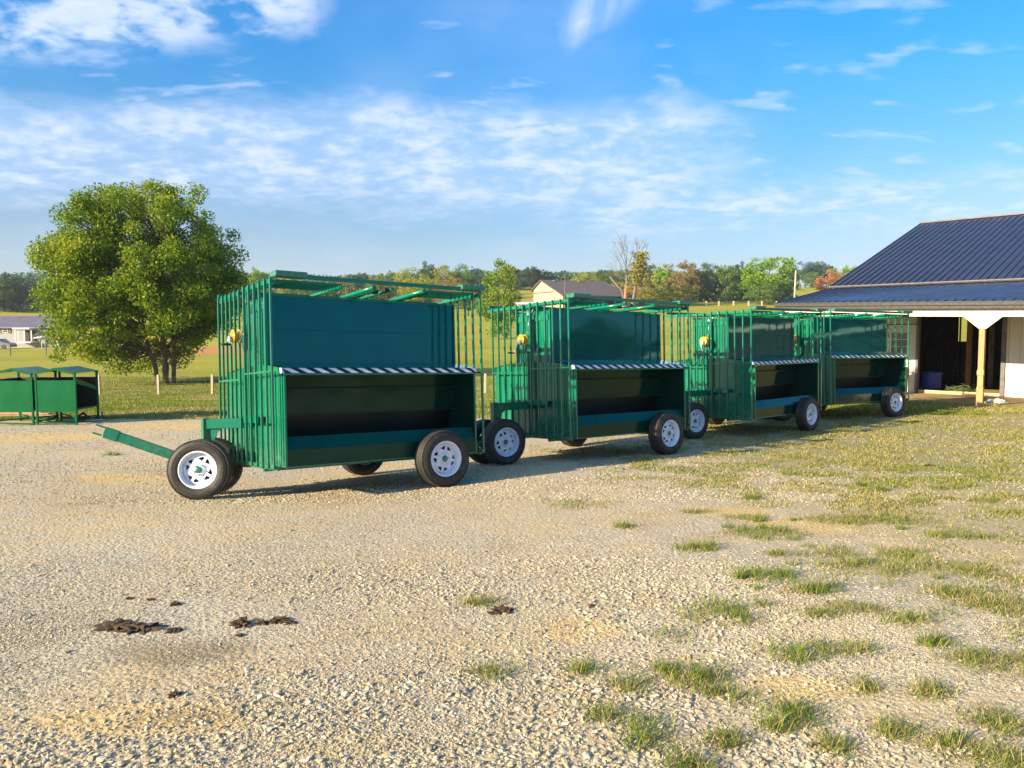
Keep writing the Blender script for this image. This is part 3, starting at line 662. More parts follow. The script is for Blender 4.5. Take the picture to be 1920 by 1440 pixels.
def m_frame():
    b = MB()
    # top rails of the rack and the end sills
    for x in (-.10, L_ + .06):
        b.box((x, -.0, ZT - .075), (x + .035, W_ + .08, ZT - .030), 0, None, .003)
        b.box((x, .0, -.03), (x + .03, W_, .0), 0, None, .003)
    for x in (-.085, L_ + .07):
        for y in (.94, 1.0): b.box((x, y, .0), (x + .03, y + .03, ZT - .07), 0, None, .003)
        for y in (.30, 1.62):
            b.box((x, y, .46), (x + .09 if x < 1 else x + .02, y + .03, .49), 0)
    for y in (.45, .9, 1.4):
        b.box((-.10, y, ZT - .078), (L_ + .09, y + .03, ZT - .048), 0, None, .003) if y != .45 else None
    # near and far top beams
    for y in (-.055, W_ + .03): b.box((-.10, y, ZT - .005), (L_ + .10, y + .035, ZT + .042), 0, None, .003)
    # chassis
    for y in (.55, 1.36): b.box((-.05, y, -.075), (L_ + .02, y + .05, -.013), 0, None, .003)
    return b.mesh('rack_frame', [M_green])
def m_cap():
    b = MB(); b.box((0, -.10, 0), (.37, .07, .062), 0, None, .006); return b.mesh('beam_cap', [M_green])
def m_roofgate(x0, x1):
    b = MB()
    for y in np.linspace(.06, .56, 6): b.box((x0, y - .012, ZT - .038), (x1, y + .012, ZT - .013), 0, None, .003)
    for y in np.linspace(1.40, 1.88, 6): b.box((x0, y - .012, ZT - .038), (x1, y + .012, ZT - .013), 0, None, .003)
    for x in (x0, x1 - .03): b.box((x, .02, ZT - .072), (x + .03, W_ - .02, ZT - .0395), 0, None, .003)
    return b.mesh('roof_gate', [M_green])
def m_pipes():
    b = MB()
    for x in (1.14, 1.84): b.tube([(x, .0, ZT - .035), (x, .6, ZT - .055), (x, 1.15, ZT - .07)], .028, 12)
    for x, a, c in ((1.255, .22, .92), (1.41, .05, .92)): b.tube([(x, a, ZT - .035), (x, c, ZT - .06)], .020, 10)
    for x, y in ((1.30, .30), (1.345, .12), (1.14, 1.10), (1.79, 1.06)): b.box((x - .03, y - .04, ZT - .07), (x + .03, y + .04, ZT - .02), 1, None, .006)
    return b.mesh('brace_pipe', [M_green, M_black])
# wheels: axis along local y, outer face at -y
def m_tyre():
    b = MB(); R = RT; w = .105
    p = [(-.082, .205), (-.098, .225), (-.108, .262), (-.108, .295), (-.098, .322), (-.084, .340), (-.078, .348), (-.07, R)]
    g_ = []
    for c in (-.045, -.015, .015, .045): g_ += [(c - .005, R), (c - .0035, R - .009), (c + .0035, R - .009), (c + .005, R)]
    q = [(-a, r) for a, r in p[::-1]]
    b.lathe(p + g_ + q + [(.06, .200), (-.06, .200)], 72, 0, close=True)
    # tread blocks: sipes across the shoulders
    for i in range(80):
        t = 2 * math.pi * i / 80
        for s in (-1, 1):
            M = Matrix.Rotation(-t, 4, 'Y') @ Matrix.Translation((R - .010, s * .083, 0)) @ Matrix.Rotation(s * .35, 4, 'X')
            b.box((-.006, -.012, -.007), (.0065, .010, .007), 0, M)
    # raised sidewall lettering band and ribs
    b.lathe([(-.1085, .285), (-.111, .287), (-.111, .290), (-.1085, .292)], 72, 0)
    return b.mesh('tyre', [M_tyre])
def m_rim():
    b = MB()
    b.lathe([(-.090, .224), (-.100, .221), (-.103, .214), (-.098, .205), (-.078, .197), (-.045, .188), (-.030, .182), (.06, .182), (.09, .205)], 64)
    # disc with eight triangular windows
    NA, NR = 160, 16; r0, r1 = .035, .182; vs = []; fs = []
    def yy(r):
        if r < .062: return -.062
        if r < .082: return -.062 + (r - .062) / .02 * .018
        return -.044 + .012 * math.sin((r - .082) / .10 * math.pi) * -1 + (r - .082) * .10
    for i in range(NA):
        t = 2 * math.pi * i / NA
        for j in range(NR + 1):
            r = r0 + (r1 - r0) * j / NR; vs.append((r * math.cos(t), yy(r), r * math.sin(t)))
    for i in range(NA):
        for j in range(NR):
            r = r0 + (r1 - r0) * (j + .5) / NR; a = (i + .5) / NA * 360 % 90; d = min(a, 90 - a)
            tt = (r - .102) / (.156 - .102)
            if 0 <= tt <= 1 and 6 + 4 * (1 - tt) < d < 10 + 25 * (1 - abs(2 * tt - 1.1)): continue
            i2 = (i + 1) % NA; q = (i * (NR + 1) + j, i * (NR + 1) + j + 1, i2 * (NR + 1) + j + 1, i2 * (NR + 1) + j); fs.append(q)
    b.add(vs, fs, 0, True)
    o = [(x, y + .004, z) for x, y, z in vs]; b.add(o, [f[::-1] for f in fs], 0, True)
    for k in range(5):
        t = 2 * math.pi * k / 5 + .3; c = (.057 * math.cos(t), .057 * math.sin(t))
        b.tube([(c[0], -.060, c[1]), (c[0], -.078, c[1])], .010, 6, 1)
    b.lathe([(.03, .16), (.03, .04), (.031, .04)], 32, 2)
    return b.mesh('rim', [M_rim, M_bolt, M_black])
def m_hub():
    b = MB(); b.lathe([(.05, .045), (-.060, .040), (-.072, .036), (-.078, .026), (-.080, .0)], 24); return b.mesh('hub_cap', [M_green])
def add_wheel(parent, loc, rz):
    w = link('wheel', cached('rim', m_rim), parent); w.location = loc; w.rotation_euler = (0, rnd.random() * 1.2, rz); w.rotation_mode = 'XYZ'
    # spin first, then steer
    w.matrix_local = Matrix.Translation(loc) @ Matrix.Rotation(rz, 4, 'Z') @ Matrix.Rotation(rnd.random() * 1.5, 4, 'Y')
    link('tyre', cached('tyre', m_tyre), w); link('hub_cap', cached('hub', m_hub), w)
    return w
def m_winch_body():
    b = MB(); b.box((-.02, -.05, -.16), (.06, .05, .16), 0, None, .004); b.box((.02, -.04, .14), (.06, .04, .36), 0, None, .004)
    b.box((-.09, -.055, -.055), (-.02, -.045, .055), 1, None, .002); b.box((-.09, .045, -.055), (-.02, .055, .055), 1, None, .002); b.box((-.20, -.03, -.055), (-.17, .05, .02), 1, None, .004)
    return b.mesh('winch', [M_green, M_bolt])
def m_drum():
    b = MB(); M = Matrix.Rotation(math.pi / 2, 4, 'Z')
    for x in (-.15, -.075): b.tube([(x, 0, .02), (x + .010, 0, .02)], .086, 28)
    b.tube([(-.16, 0, .02), (-.06, 0, .02)], .045, 20)
    return b.mesh('winch_drum', [M_yel])
def m_crank(ang):
    b = MB(); d = Vector((0, math.cos(ang), math.sin(ang)))
    a = Vector((-.185, .03, -.03)); e = a + d * .17
    b.tube([(-.16, .03, -.03), (-.205, .03, -.03)], .018, 10); b.bar(a + Vector((-.01, 0, 0)), e + Vector((-.01, 0, 0)), .028, .008, 0, (1, 0, 0))
    b.tube([e + Vector((-.01, 0, 0)), e + Vector((-.03, 0, 0))], .008, 8); b.tube([e + Vector((-.03, 0, 0)), e + Vector((-.14, 0, 0))], .014, 10, 1)
    return b.mesh('crank_handle', [M_bolt, M_black])
def m_cable():
    b = MB(); b.tube([(-.10, .98, 1.60), (-.10, .955, 1.90)], .004, 6); b.tube([(-.09, .94, 1.92), (-.05, .86, 2.06)], .004, 6)
    b.tube([(-.115, .955, 1.94), (-.085, .955, 1.94)], .026, 14); b.box((-.12, .95, 1.93), (-.08, .96, 2.0))
    return b.mesh('winch_cable', [M_bolt])
def m_ledge():
    b = MB(); b.box((-.115, .52, .555), (0, 1.5, .565)); b.box((-.118, .52, .49), (-.108, 1.5, .563), 0, None, .002)
    for y in (.8, .9, 1.15, 1.3): b.box((-.108, y, .50), (-.02, y + .008, .555))
    return b.mesh('tool_ledge', [M_green])

LABELS = {1: 'green barred feeder wagon nearest the camera, tow bar resting forward over the gravel',
          2: 'green feeder wagon second from the tow bar end, its dark hopper mirroring a shadowy bush',
          3: 'green feeder wagon third in the row, standing at the start of the grass',
          4: 'green feeder wagon last in the row, right beside the metal roofed barn'}
def build_wagon(k):
    m = pose_m(k); root = empty('feeder_wagon', M=m)
    tag(root, LABELS[k], 'feeder wagon', 'green feeder wagons parked in a row')
    link('hopper', cached('hopper', m_hopper), root); link('trough', cached('trough', m_trough), root)
    lid = link('trough_lid', cached('lid', m_lid), root); link('hazard_tape', cached('tape', m_tape), lid)
    for key, ys, zr, x, rear in (('gfn', YS_N, 1.07, -.138, 0), ('gff', YS_F, 1.01, -.138, 0), ('grn', YS_N, 1.05, L_ + .11, 1), ('grf', YS_F, 1.05, L_ + .11, 1)):
        link('end_gate', cached(key, lambda: m_gate(ys, zr, x, ZT + (0 if 'n' == key[2] else -.012), -.012, bool(rear))), root)
    link('rack_frame', cached('frame', m_frame), root)
    for x, y in ((-.11, 0), (L_ - .22, 0)): link('beam_cap', cached('cap', m_cap), root, (x, y, ZT + .004 + (0 if x < 1 else .002)))
    link('roof_gate', cached('rg1', lambda: m_roofgate(-.06, .74)), root); link('roof_gate', cached('rg2', lambda: m_roofgate(1.90, L_ + .05)), root)
    link('brace_pipe', cached('pipes', m_pipes), root); link('tool_ledge', cached('ledge', m_ledge), root)
    w = link('winch', cached('winch', m_winch_body), root, (-.09, 1.0, 1.51)); link('winch_drum', cached('drum', m_drum), w)
    ang = {1: R_(200), 2: R_(-65), 3: R_(-105), 4: R_(-80)}[k]
    link('crank_handle', m_crank(ang), w); link('winch_cable', cached('cable', m_cable), root)
    zc = -.028
    add_wheel(root, (WX[k], YN, zc), 0); add_wheel(root, (WX[k], YF, zc), math.pi)
    b = MB(); b.box((WX[k] - .035, YN + .05, zc - .035), (WX[k] + .035, YF - .05, zc + .035), 0, None, .004)
    for y in (.58, 1.38): b.box((WX[k] - .05, y, zc), (WX[k] + .05, y + .04, -.01))
    b.build('rear_axle', M_green, root)
    # steered front bogie
    inv = m.inverted()
    if k == 1: nh = Vector((-3.66, 8.935, 0)); n = Vector((.12, -.993, 0)); sep = .56
    elif k == 2: nh = Vector((-.10, 11.68, 0)); n = Vector((.55, -.835, 0)); sep = .50
    elif k == 3: nh = Vector((3.56, 14.96, 0)); n = Vector((.55, -.835, 0)); sep = .50
    else:
        q = m @ Vector((-.75, .82, 0)); n = Vector((.45, -.893, 0)); sep = .50; nh = Vector((q.x, q.y, 0))
    # measured hub line is the outer face; the tyre centre sits just behind it
    nh = nh - n * .06; fh = nh - n * sep
    nh.z = gz(nh.x, nh.y) + RT; fh.z = gz(fh.x, fh.y) + RT; ax = (nh - fh).normalized()
    mid = (nh + fh) / 2
    q3 = inv.to_3x3()
    rz = math.atan2((q3 @ ax).y, (q3 @ ax).x) + math.pi / 2
    add_wheel(root, inv @ nh, rz); add_wheel(root, inv @ fh, rz + math.pi)
    mk = inv @ mid
    post = Vector((mk.x, mk.y, 0)); pz = .545
    b = MB(); b.box((post.x - .045, post.y - .045, mk.z), (post.x + .045, post.y + .045, pz + .01), 0, None, .006); b.tube([(post.x, post.y, mk.z - .02), (post.x, post.y, mk.z + .10)], .06, 16)
    b.build('bogie_post', M_green, root)
    b = MB(); e = Vector((-.02, 1.03, pz - .06)); a0 = Vector((post.x, post.y, pz - .06)); b.bar(a0, e, .08, .12, 0, (0, 0, 1), .006)
    d = (e - a0).normalized()
    g_ = [a0 + d * .045 + Vector((0, 0, -.06)), a0 + d * .20 + Vector((0, 0, -.06)), a0 + d * .14 + Vector((0, 0, -.10)), a0 + d * .11 + Vector((0, 0, -.19)), a0 + d * .045 + Vector((0, 0, -.21))]
    sd = Vector((-d.y, d.x, 0)) * .012; n5 = len(g_)
    b.add([p + sd for p in g_] + [p - sd for p in g_], [tuple(range(n5)), tuple(range(n5, 2 * n5))[::-1]] + [(i, n5 + i, n5 + (i + 1) % n5, (i + 1) % n5) for i in range(n5)])
    b.build('gooseneck', M_green, root)
    b = MB(); b.bar(inv @ (nh + n * -.06), inv @ (fh + n * .06), .06, .06, 0, (0, 0, 1), .004); b.build('front_axle', M_green, root)
    # tow bar
    if k == 1:
        A = mid + Vector((-.10, .02, .04)); B = at(199, 811, mid.y - .25)
        wid = .11
    else:
        A = mid.copy(); t_ = pose_m(k - 1) @ Vector((L_ + .02, .95, -.02)); B = A.lerp(t_, .93); B.z = max(B.z, gz(B.x, B.y) + .25); wid = .08
    A = inv @ A; B = inv @ B; b = MB(); b.bar(A, B, .08, wid, 0, (0, 0, 1), .005)
    dd = (B - A).normalized(); s_ = dd.cross(Vector((0, 0, 1))).normalized(); uu = s_.cross(dd)
    b.bar(B - dd * .14, B + dd * .02, .095, wid + .015, 0, (0, 0, 1), .003)
    for q in (-1, 1): b.bar(B + uu * q * wid * .45, B + uu * q * wid * .45 + dd * .13, .07, .014, 0, (0, 0, 1))
    b.build('tow_bar', M_green, root)
    return root
for k in (1, 2, 3, 4): build_wagon(k)

# ------------------------------------------------------------------ foliage
def leaf_mat(name, stops, trans=.35, patch=None, pscale=.5):
    m, t, b, out = mat(name); r = rpi(t); oi = t.node('ShaderNodeObjectInfo'); tc = t.node('ShaderNodeTexCoord')
    c = t.ramp(r, stops)
    if patch: c = t.mix(t.math('MULTIPLY', t.mapr(t.noise(tc.outputs['Object'], pscale, 4, .6), .50, .66), .75), c, patch)
    hs = t.node('ShaderNodeHueSaturation'); t.l.new(c, hs.inputs['Color']); t.put(hs.inputs['Value'], t.mapr(oi.outputs['Random'], 0, 1, .82, 1.2, False))
    t.put(hs.inputs['Hue'], t.mapr(oi.outputs['Random'], 0, 1, .492, .508, False)); c = hs.outputs[0]
    t.l.new(c, b.inputs['Base Color']); b.inputs['Roughness'].default_value = .55; b.inputs['Specular IOR Level'].default_value = .25
    tr = t.node('ShaderNodeBsdfTranslucent'); t.l.new(c, tr.inputs[0]); mx = t.node('ShaderNodeMixShader'); mx.inputs[0].default_value = trans
    t.l.new(b.outputs[0], mx.inputs[1]); t.l.new(tr.outputs[0], mx.inputs[2]); t.l.new(mx.outputs[0], out.inputs[0])
    return m
def LM(n, c, p=None):
    c = tuple(x * 1.15 for x in c)
    return leaf_mat(n, [(0, tuple(x * .62 for x in c)), (.5, c), (.9, tuple(x * 1.35 for x in c)), (1, tuple(x * 1.7 for x in c))], .32, p)
LEAF = dict(dark=LM('leaf_dark_green', (.055, .105, .022), (.10, .15, .025)), mid=LM('leaf_mid_green', (.105, .175, .022), (.18, .21, .025)), bright=LM('leaf_bright_green', (.19, .34, .012), (.13, .25, .014)),
            yellow=LM('leaf_yellow_green', (.25, .26, .025), (.30, .23, .035)), orange=LM('leaf_orange', (.44, .21, .06), (.32, .24, .05)), brown=LM('leaf_brown_olive', (.25, .19, .060), (.17, .20, .035)),
            blue=LM('leaf_far_blue_green', (.060, .108, .060), (.10, .14, .05)), maple=LM('leaf_maple_green', (.13, .21, .012), (.19, .23, .012)))
M_leafmain = leaf_mat('leaf_big_tree', [(0, (.07, .13, .010)), (.45, (.150, .255, .012)), (.85, (.24, .33, .018)), (1, (.42, .38, .03))], .45, (.36, .37, .022), .55)
M_bark = simple('grey_bark', (.13, .10, .075), .9, .35, 5, 0, .5, 18)
M_barkpale = simple('pale_dead_bark', (.21, .165, .135), .9, .25, 5, 0, .3, 18)
def leaves(C, size, g, asp=.55):
    """one small rhombic leaf per centre"""
    n = len(C); a = g.normal(size=(n, 3)); a /= np.linalg.norm(a, axis=1, keepdims=True); u = g.normal(size=(n, 3)); u[:, 2] += .25
    u -= a * (u * a).sum(1, keepdims=True); u /= np.linalg.norm(u, axis=1, keepdims=True); s = size * (.6 + .8 * g.random((n, 1)))
    V = np.stack([C + a * s, C + u * s * asp, C - a * s, C - u * s * asp], 1).reshape(-1, 3)
    return V, np.arange(4 * n).reshape(-1, 4)
def crown_cloud(g, nclump, nleaf, shape, clump=.16, hollow=.35):
    """clumped points in a unit crown; shape(dir)->radius scale"""
    d = g.normal(size=(nclump, 3)); d /= np.linalg.norm(d, axis=1, keepdims=True)
    r = (hollow + (1 - hollow) * g.random(nclump) ** .45)
    cen = d * (r * shape(d))[:, None]
    sz = clump * (.6 + .8 * g.random(nclump)); w = sz ** 2; w /= w.sum()
    idx = g.choice(nclump, nleaf, p=w); q = g.normal(size=(nleaf, 3)); q /= np.linalg.norm(q, axis=1, keepdims=True)
    q *= (g.random(nleaf) ** .5)[:, None]
    return cen[idx] + q * sz[idx][:, None] * np.array([1.15, 1.15, .85]), cen
def lumpy(seed, base, amp=.22):
    rr = np.random.default_rng(seed); k = rr.normal(size=(7, 3)) * 2.2; ph = rr.random(7) * 6.28
    def f(d):
        s = sum(np.sin(d @ k[i] + ph[i]) for i in range(7)) / 7
        return base(d) * (1 + amp * s)
    return f
# the big multi-stemmed tree
def big_tree():
    g = np.random.default_rng(5); Y = 40.0
    base = Vector((pxx(305, Y), Y, gz(pxx(305, Y), Y))); root = empty('maple_tree', base)
    tag(root, 'large round maple with many dark stems, standing behind the wire fence on the left', 'tree')
    cen = Vector((pxx(267, Y) - base.x, 0, 4.22 - base.z)); RX, RY, RZ = 4.40, 4.5, 4.86
    def shp(d):
        p = 2.7; e = (np.abs(d[:, 0]) ** p + np.abs(d[:, 1]) ** p + np.abs(d[:, 2]) ** p) ** (-1 / p)
        e = e * (1 - .20 * np.clip(d[:, 2], 0, 1) * np.clip(-d[:, 0], 0, 1) * 1.6)          # top left shoulder falls away
        e = e * (1 - .28 * np.clip(-d[:, 2] - .3, 0, 1) * np.clip(d[:, 0] + .4, 0, 1) * 1.8)
        return e
    f = lumpy(9, shp, .13)
    pts, cl = crown_cloud(g, 420, 165000, f, .135, .30)
    sc = np.array([RX, RY, RZ]); pts = pts * sc + np.array(cen); cl = cl * sc + np.array(cen)
    # thin the underside near the stems so that they show
    xs, zs = pts[:, 0] - .2, pts[:, 2]
    k = ~((zs < 2.5) & (np.abs(xs) < 1.5 + .0 * zs) & (pts[:, 1] < 1.2) & (g.random(len(pts)) < .93)) & (zs > .35)
    pts = pts[k]
    V, F = leaves(pts, .064, g, .6); link('crown', fast_mesh('crown', V, F, [M_leafmain]), root)
    b = MB(); stems = []
    for i, (dx, dy, r) in enumerate(((-.42, .1, .10), (-.2, -.25, .11), (.02, .15, .14), (.2, -.2, .13), (.36, .2, .12), (.5, -.05, .10), (-.1, .4, .10))):
        P = [Vector((dx * 1.05, dy, -.15))]; tgt = Vector((dx * 6.2 - .55, dy * 5, 7.2 - abs(dx) * 2.4))
        for j in range(1, 9):
            t_ = j / 8; P.append(Vector((dx * 1.05, dy, 0)).lerp(tgt, t_) + Vector((-dx * 1.3 * math.sin(t_ * 3.14), 0, 0)) + Vector((g.normal(), g.normal(), 0)) * .07)
        b.tube(P, [r * (1 - .10 * j) for j in range(9)], 9); stems.append(P)
    for c in cl:
        c = Vector(c); best = min(((p, s[j]) for s in stems for j, p in enumerate(s) if j > 1 and p.z < c.z + .8), key=lambda q: (q[0] - c).length + .5 * abs(q[0].z - c.z + 1.2), default=None)
        if best is None: continue
        p = best[0]; mid = p.lerp(c, .5) + Vector((0, 0, .22 * (c - p).length * .4)); b.tube([p, mid, c], [.055, .032, .010], 5)
    b.build('trunk', M_bark, root)
big_tree()

# background tree prototypes: unit size, base at z=0, height 1, width 1 (scaled per tree)
PROTO = {}
def proto(name, seed, zc, rz, rxy, fn, ncl=90, nl=7000, leaf=.0165, cl=.19, conifer=False):
    g = np.random.default_rng(seed)
    pts, c = crown_cloud(g, ncl, nl, lumpy(seed, fn), cl, .3)
    pts = pts * np.array([rxy, rxy, rz]) + np.array([0, 0, zc])
    pts = pts[pts[:, 2] > .015]; V, F = leaves(pts, leaf, g, .65)
    me = fast_mesh('crown', V, F, [LEAF['mid']])
    b = MB(); b.tube([(0, 0, -.03), (.005, 0, .3), (0, .01, .75)], [.022, .016, .004], 6)
    for i in range(7):
        a = i * 2.4; z = .22 + .07 * i; b.tube([(0, 0, z), (.2 * math.cos(a), .2 * math.sin(a), z + .12)], [.008, .003], 4)
    PROTO[name] = (me, b.mesh('trunk', [M_bark]))
one = lambda d: np.ones(len(d))
proto('round', 21, .56, .40, .46, one); proto('oval', 22, .54, .44, .40, lambda d: 1 - .15 * d[:, 2]); proto('broad', 23, .55, .40, .50, lambda d: (np.abs(d) ** 2.6).sum(1) ** (-1 / 2.6))
proto('tall', 24, .52, .46, .34, lambda d: 1 - .25 * d[:, 2]); proto('loose', 25, .58, .40, .46, one, 60, 4600, .017, .17); proto('bushy', 26, .47, .45, .48, one, 110, 8000)
proto('clumpy', 27, .56, .42, .46, one, 40, 7000, .0165, .26)
def bg_tree(px, ytop, wpx, Y, kind, col, label, group='trees of the far treeline'):
    x = pxx(px, Y); z0 = gz(x, Y); top = at(px, ytop, Y).z; h = max(3.0, top - z0) * 1.04; w = wpx / F_PX * Y * 1.42
    root = empty('tree', (x, Y, z0), rnd.random() * 6.28)
    cm, tm = PROTO[kind]; c = link('crown', cm, root); t = link('trunk', tm, root)
    for o in (c, t): o.scale = (w, w, h)
    c.material_slots[0].link = 'OBJECT'; c.material_slots[0].material = LEAF[col]
    tag(root, label, 'tree', group)
T = [
 (12, 512, 60, 235, 'bushy', 'dark', 'dark green tree at the left frame edge above the pale house roof'),
 (40, 516, 50, 240, 'round', 'blue', 'blue-green tree just left of the big maple crown, behind the pale field'),
 (-20, 518, 60, 230, 'broad', 'mid', 'green tree cut off by the left frame edge'),
 (68, 530, 44, 250, 'clumpy', 'dark', 'dark tree partly hidden behind the left side of the maple'),
 (474, 503, 48, 205, 'round', 'bright', 'bright green tree showing between the maple and the nearest wagon'),
 (535, 507, 20, 230, 'loose', 'yellow', 'small yellow tree tip poking above the nearest wagon roof'),
 (600, 540, 60, 240, 'broad', 'mid', 'low green tree seen through the nearest wagon roof bars, left part'),
 (655, 517, 30, 250, 'loose', 'brown', 'thin brownish tree at the left start of the wood above the nearest wagon'),
 (680, 508, 34, 245, 'oval', 'blue', 'small blue-green tree above the nearest wagon roof middle'),
 (706, 516, 34, 235, 'bushy', 'yellow', 'low yellow-green tree above the middle of the nearest wagon'),
 (733, 508, 36, 250, 'round', 'mid', 'round green tree left of the yellowish one above the nearest wagon'),
 (768, 501, 46, 240, 'clumpy', 'yellow', 'yellow-green tree left of the tallest dark crown over the nearest wagon'),
 (800, 489, 48, 255, 'tall', 'dark', 'tallest dark green crown over the nearest wagon'),
 (838, 497, 44, 245, 'bushy', 'yellow', 'olive yellow tree right of the tallest dark crown'),
 (866, 495, 40, 250, 'clumpy', 'mid', 'mid green tree over the rear cap of the nearest wagon'),
 (889, 501, 34, 265, 'round', 'blue', 'blue-green tree directly left of the bright near maple'),
 (790, 520, 60, 225, 'broad', 'yellow', 'low spreading yellow-green tree in front of the tallest dark crown'),
 (850, 522, 60, 215, 'bushy', 'brown', 'low olive brown tree in front of the wood, above the rear wagon cap'),
 (878, 535, 44, 178, 'loose', 'mid', 'green tree with a bare sunlit trunk, seen through rear bars of the nearest wagon'),
 (918, 545, 40, 185, 'loose', 'yellow', 'yellowish tree seen low between the two nearest wagons'),
 (955, 497, 34, 300, 'round', 'brown', 'grey-brown crown just right of the bright near maple'),
 (975, 506, 34, 300, 'bushy', 'blue', 'blue-green tree left of the tan barn gable'),
 (998, 497, 34, 310, 'oval', 'dark', 'dark pointed tree over the tan barn gable'),
 (1022, 508, 30, 315, 'round', 'blue', 'low blue-green tree above the left end of the grey barn roof'),
 (1050, 514, 40, 330, 'broad', 'dark', 'low dark tree above the grey barn roof, left of the antenna'),
 (1078, 515, 30, 330, 'bushy', 'mid', 'low green tree above the grey barn roof, right of the antenna'),
 (1100, 509, 44, 262, 'clumpy', 'yellow', 'yellow-green tree above the middle of the grey barn roof'),
 (1128, 503, 24, 290, 'oval', 'dark', 'small dark tree above the right part of the grey barn roof'),
 (1148, 507, 44, 255, 'round', 'mid', 'green tree left of the bare dead tree'),
 (1165, 528, 40, 225, 'loose', 'brown', 'brown bushy tree at the foot of the dead tree'),
 (1205, 520, 46, 220, 'bushy', 'brown', 'brown and dark bushy tree right of the dead trunk'),
 (1218, 497, 40, 265, 'clumpy', 'dark', 'dark tree between the vine covered trunk and bright green tree'),
 (1243, 494, 44, 232, 'tall', 'bright', 'bright green tree left of the rusty brown tree'),
 (1278, 490, 54, 228, 'round', 'brown', 'rusty brown and olive tree with thin top'),
 (1250, 535, 70, 215, 'broad', 'yellow', 'low yellow-green growth in front of the rusty brown tree'),
 (1322, 494, 52, 235, 'bushy', 'dark', 'dark green round tree right of the rusty brown one'),
 (1362, 493, 44, 230, 'oval', 'mid', 'olive green oval tree near the fence posts'),
 (1388, 489, 36, 245, 'tall', 'dark', 'narrow dark pointed tree left of the tall bright one'),
 (1408, 505, 36, 235, 'bushy', 'dark', 'dark tree against the left side of the tall bright one'),
 (1440, 477, 78, 225, 'broad', 'bright', 'tall bright green tree left of the utility pole'),
 (1478, 487, 40, 240, 'tall', 'dark', 'dark green tree on the right side of the tall bright one'),
 (1428, 530, 50, 218, 'bushy', 'mid', 'lower green tree in front of the tall bright one'),
 (1508, 490, 36, 345, 'clumpy', 'blue', 'blue-green far tree right of the utility pole'),
 (1532, 487, 34, 350, 'oval', 'blue', 'bluish far tree with a peaked top, left of the orange tree'),
 (1548, 497, 30, 350, 'round', 'dark', 'dark far tree left of the orange tree'),
 (1524, 510, 30, 335, 'bushy', 'mid', 'green tree on the edge of the far bright field'),
 (1556, 505, 40, 250, 'clumpy', 'orange', 'orange autumn tree left of the metal roof'),
 (1580, 499, 40, 255, 'round', 'bright', 'green tree right of the orange tree'),
 (1604, 497, 34, 262, 'loose', 'yellow', 'yellowish thin tree touching the slope of the metal roof'),
 (1625, 500, 40, 262, 'bushy', 'mid', 'green tree half hidden by the metal roof slope'),
]
for a in T: bg_tree(*a)
bg_tree(934, 487, 60, 112, 'bushy', 'maple', 'bright yellow-green maple rising between the first two wagons', None)
def woodland():
    g = np.random.default_rng(77); n = 60000
    u = g.random(n) * 2 - 1; Y = 310 + 60 * g.random(n); X = u * 260
    h = 3.5 + 5.5 * fbm(X, Y * 0 + 3, .06, 2)
    k = (np.abs(X / Y - .385) > .035); X, Y, h = X[k], Y[k], h[k]
    Z = ground(X, Y) + h * g.random(len(X)) ** .6 + .3 * g.normal(size=len(X))
    V, F = leaves(np.stack([X, Y, Z], -1), .55, g, .7)
    tag(link('woodland', fast_mesh('woodland', V, F, [LEAF['blue']])), 'distant continuous dark wood on the hill crest behind the single trees', None, None, 'stuff')
woodland()
# undergrowth along the treeline
def undergrowth():
    g = np.random.default_rng(78); n = 60000; Y = 205 + 60 * g.random(n); X = (g.random(n) * 2 - 1) * .70 * Y
    r = X / Y; k = (r > .19) & (r < .36) & (Y > 226) | (r < -.02) & (Y > 232); X, Y = X[k], Y[k]
    Z = ground(X, Y) + 5.5 * g.random(len(X)) ** 1.3
    V, F = leaves(np.stack([X, Y, Z], -1), .42, g, .7)
    tag(link('undergrowth', fast_mesh('undergrowth', V, F, [LEAF['dark']])), 'dark scrub under the edge of the far treeline', None, None, 'stuff')
undergrowth()
# trees on the right beyond the barn, outside the frame; the glossy hoppers mirror them
for x_, y_, w_, h_, kd, cl_, lb in ((44, 9.0, 8, 6.2, 'bushy', 'mid', 'green tree beyond the barn end, mirrored in the second wagon hopper'), (57, 5.0, 10, 7.0, 'round', 'dark', 'farther dark tree beyond the barn end, mirrored in the wagon hoppers')):
    q_ = empty('tree', (x_, y_, gz(x_, y_))); c_ = link('crown', PROTO[kd][0], q_); t_ = link('trunk', PROTO[kd][1], q_)
    for o_ in (c_, t_): o_.scale = (w_, w_, h_)
    c_.material_slots[0].link = 'OBJECT'; c_.material_slots[0].material = LEAF[cl_]; tag(q_, lb, 'tree')
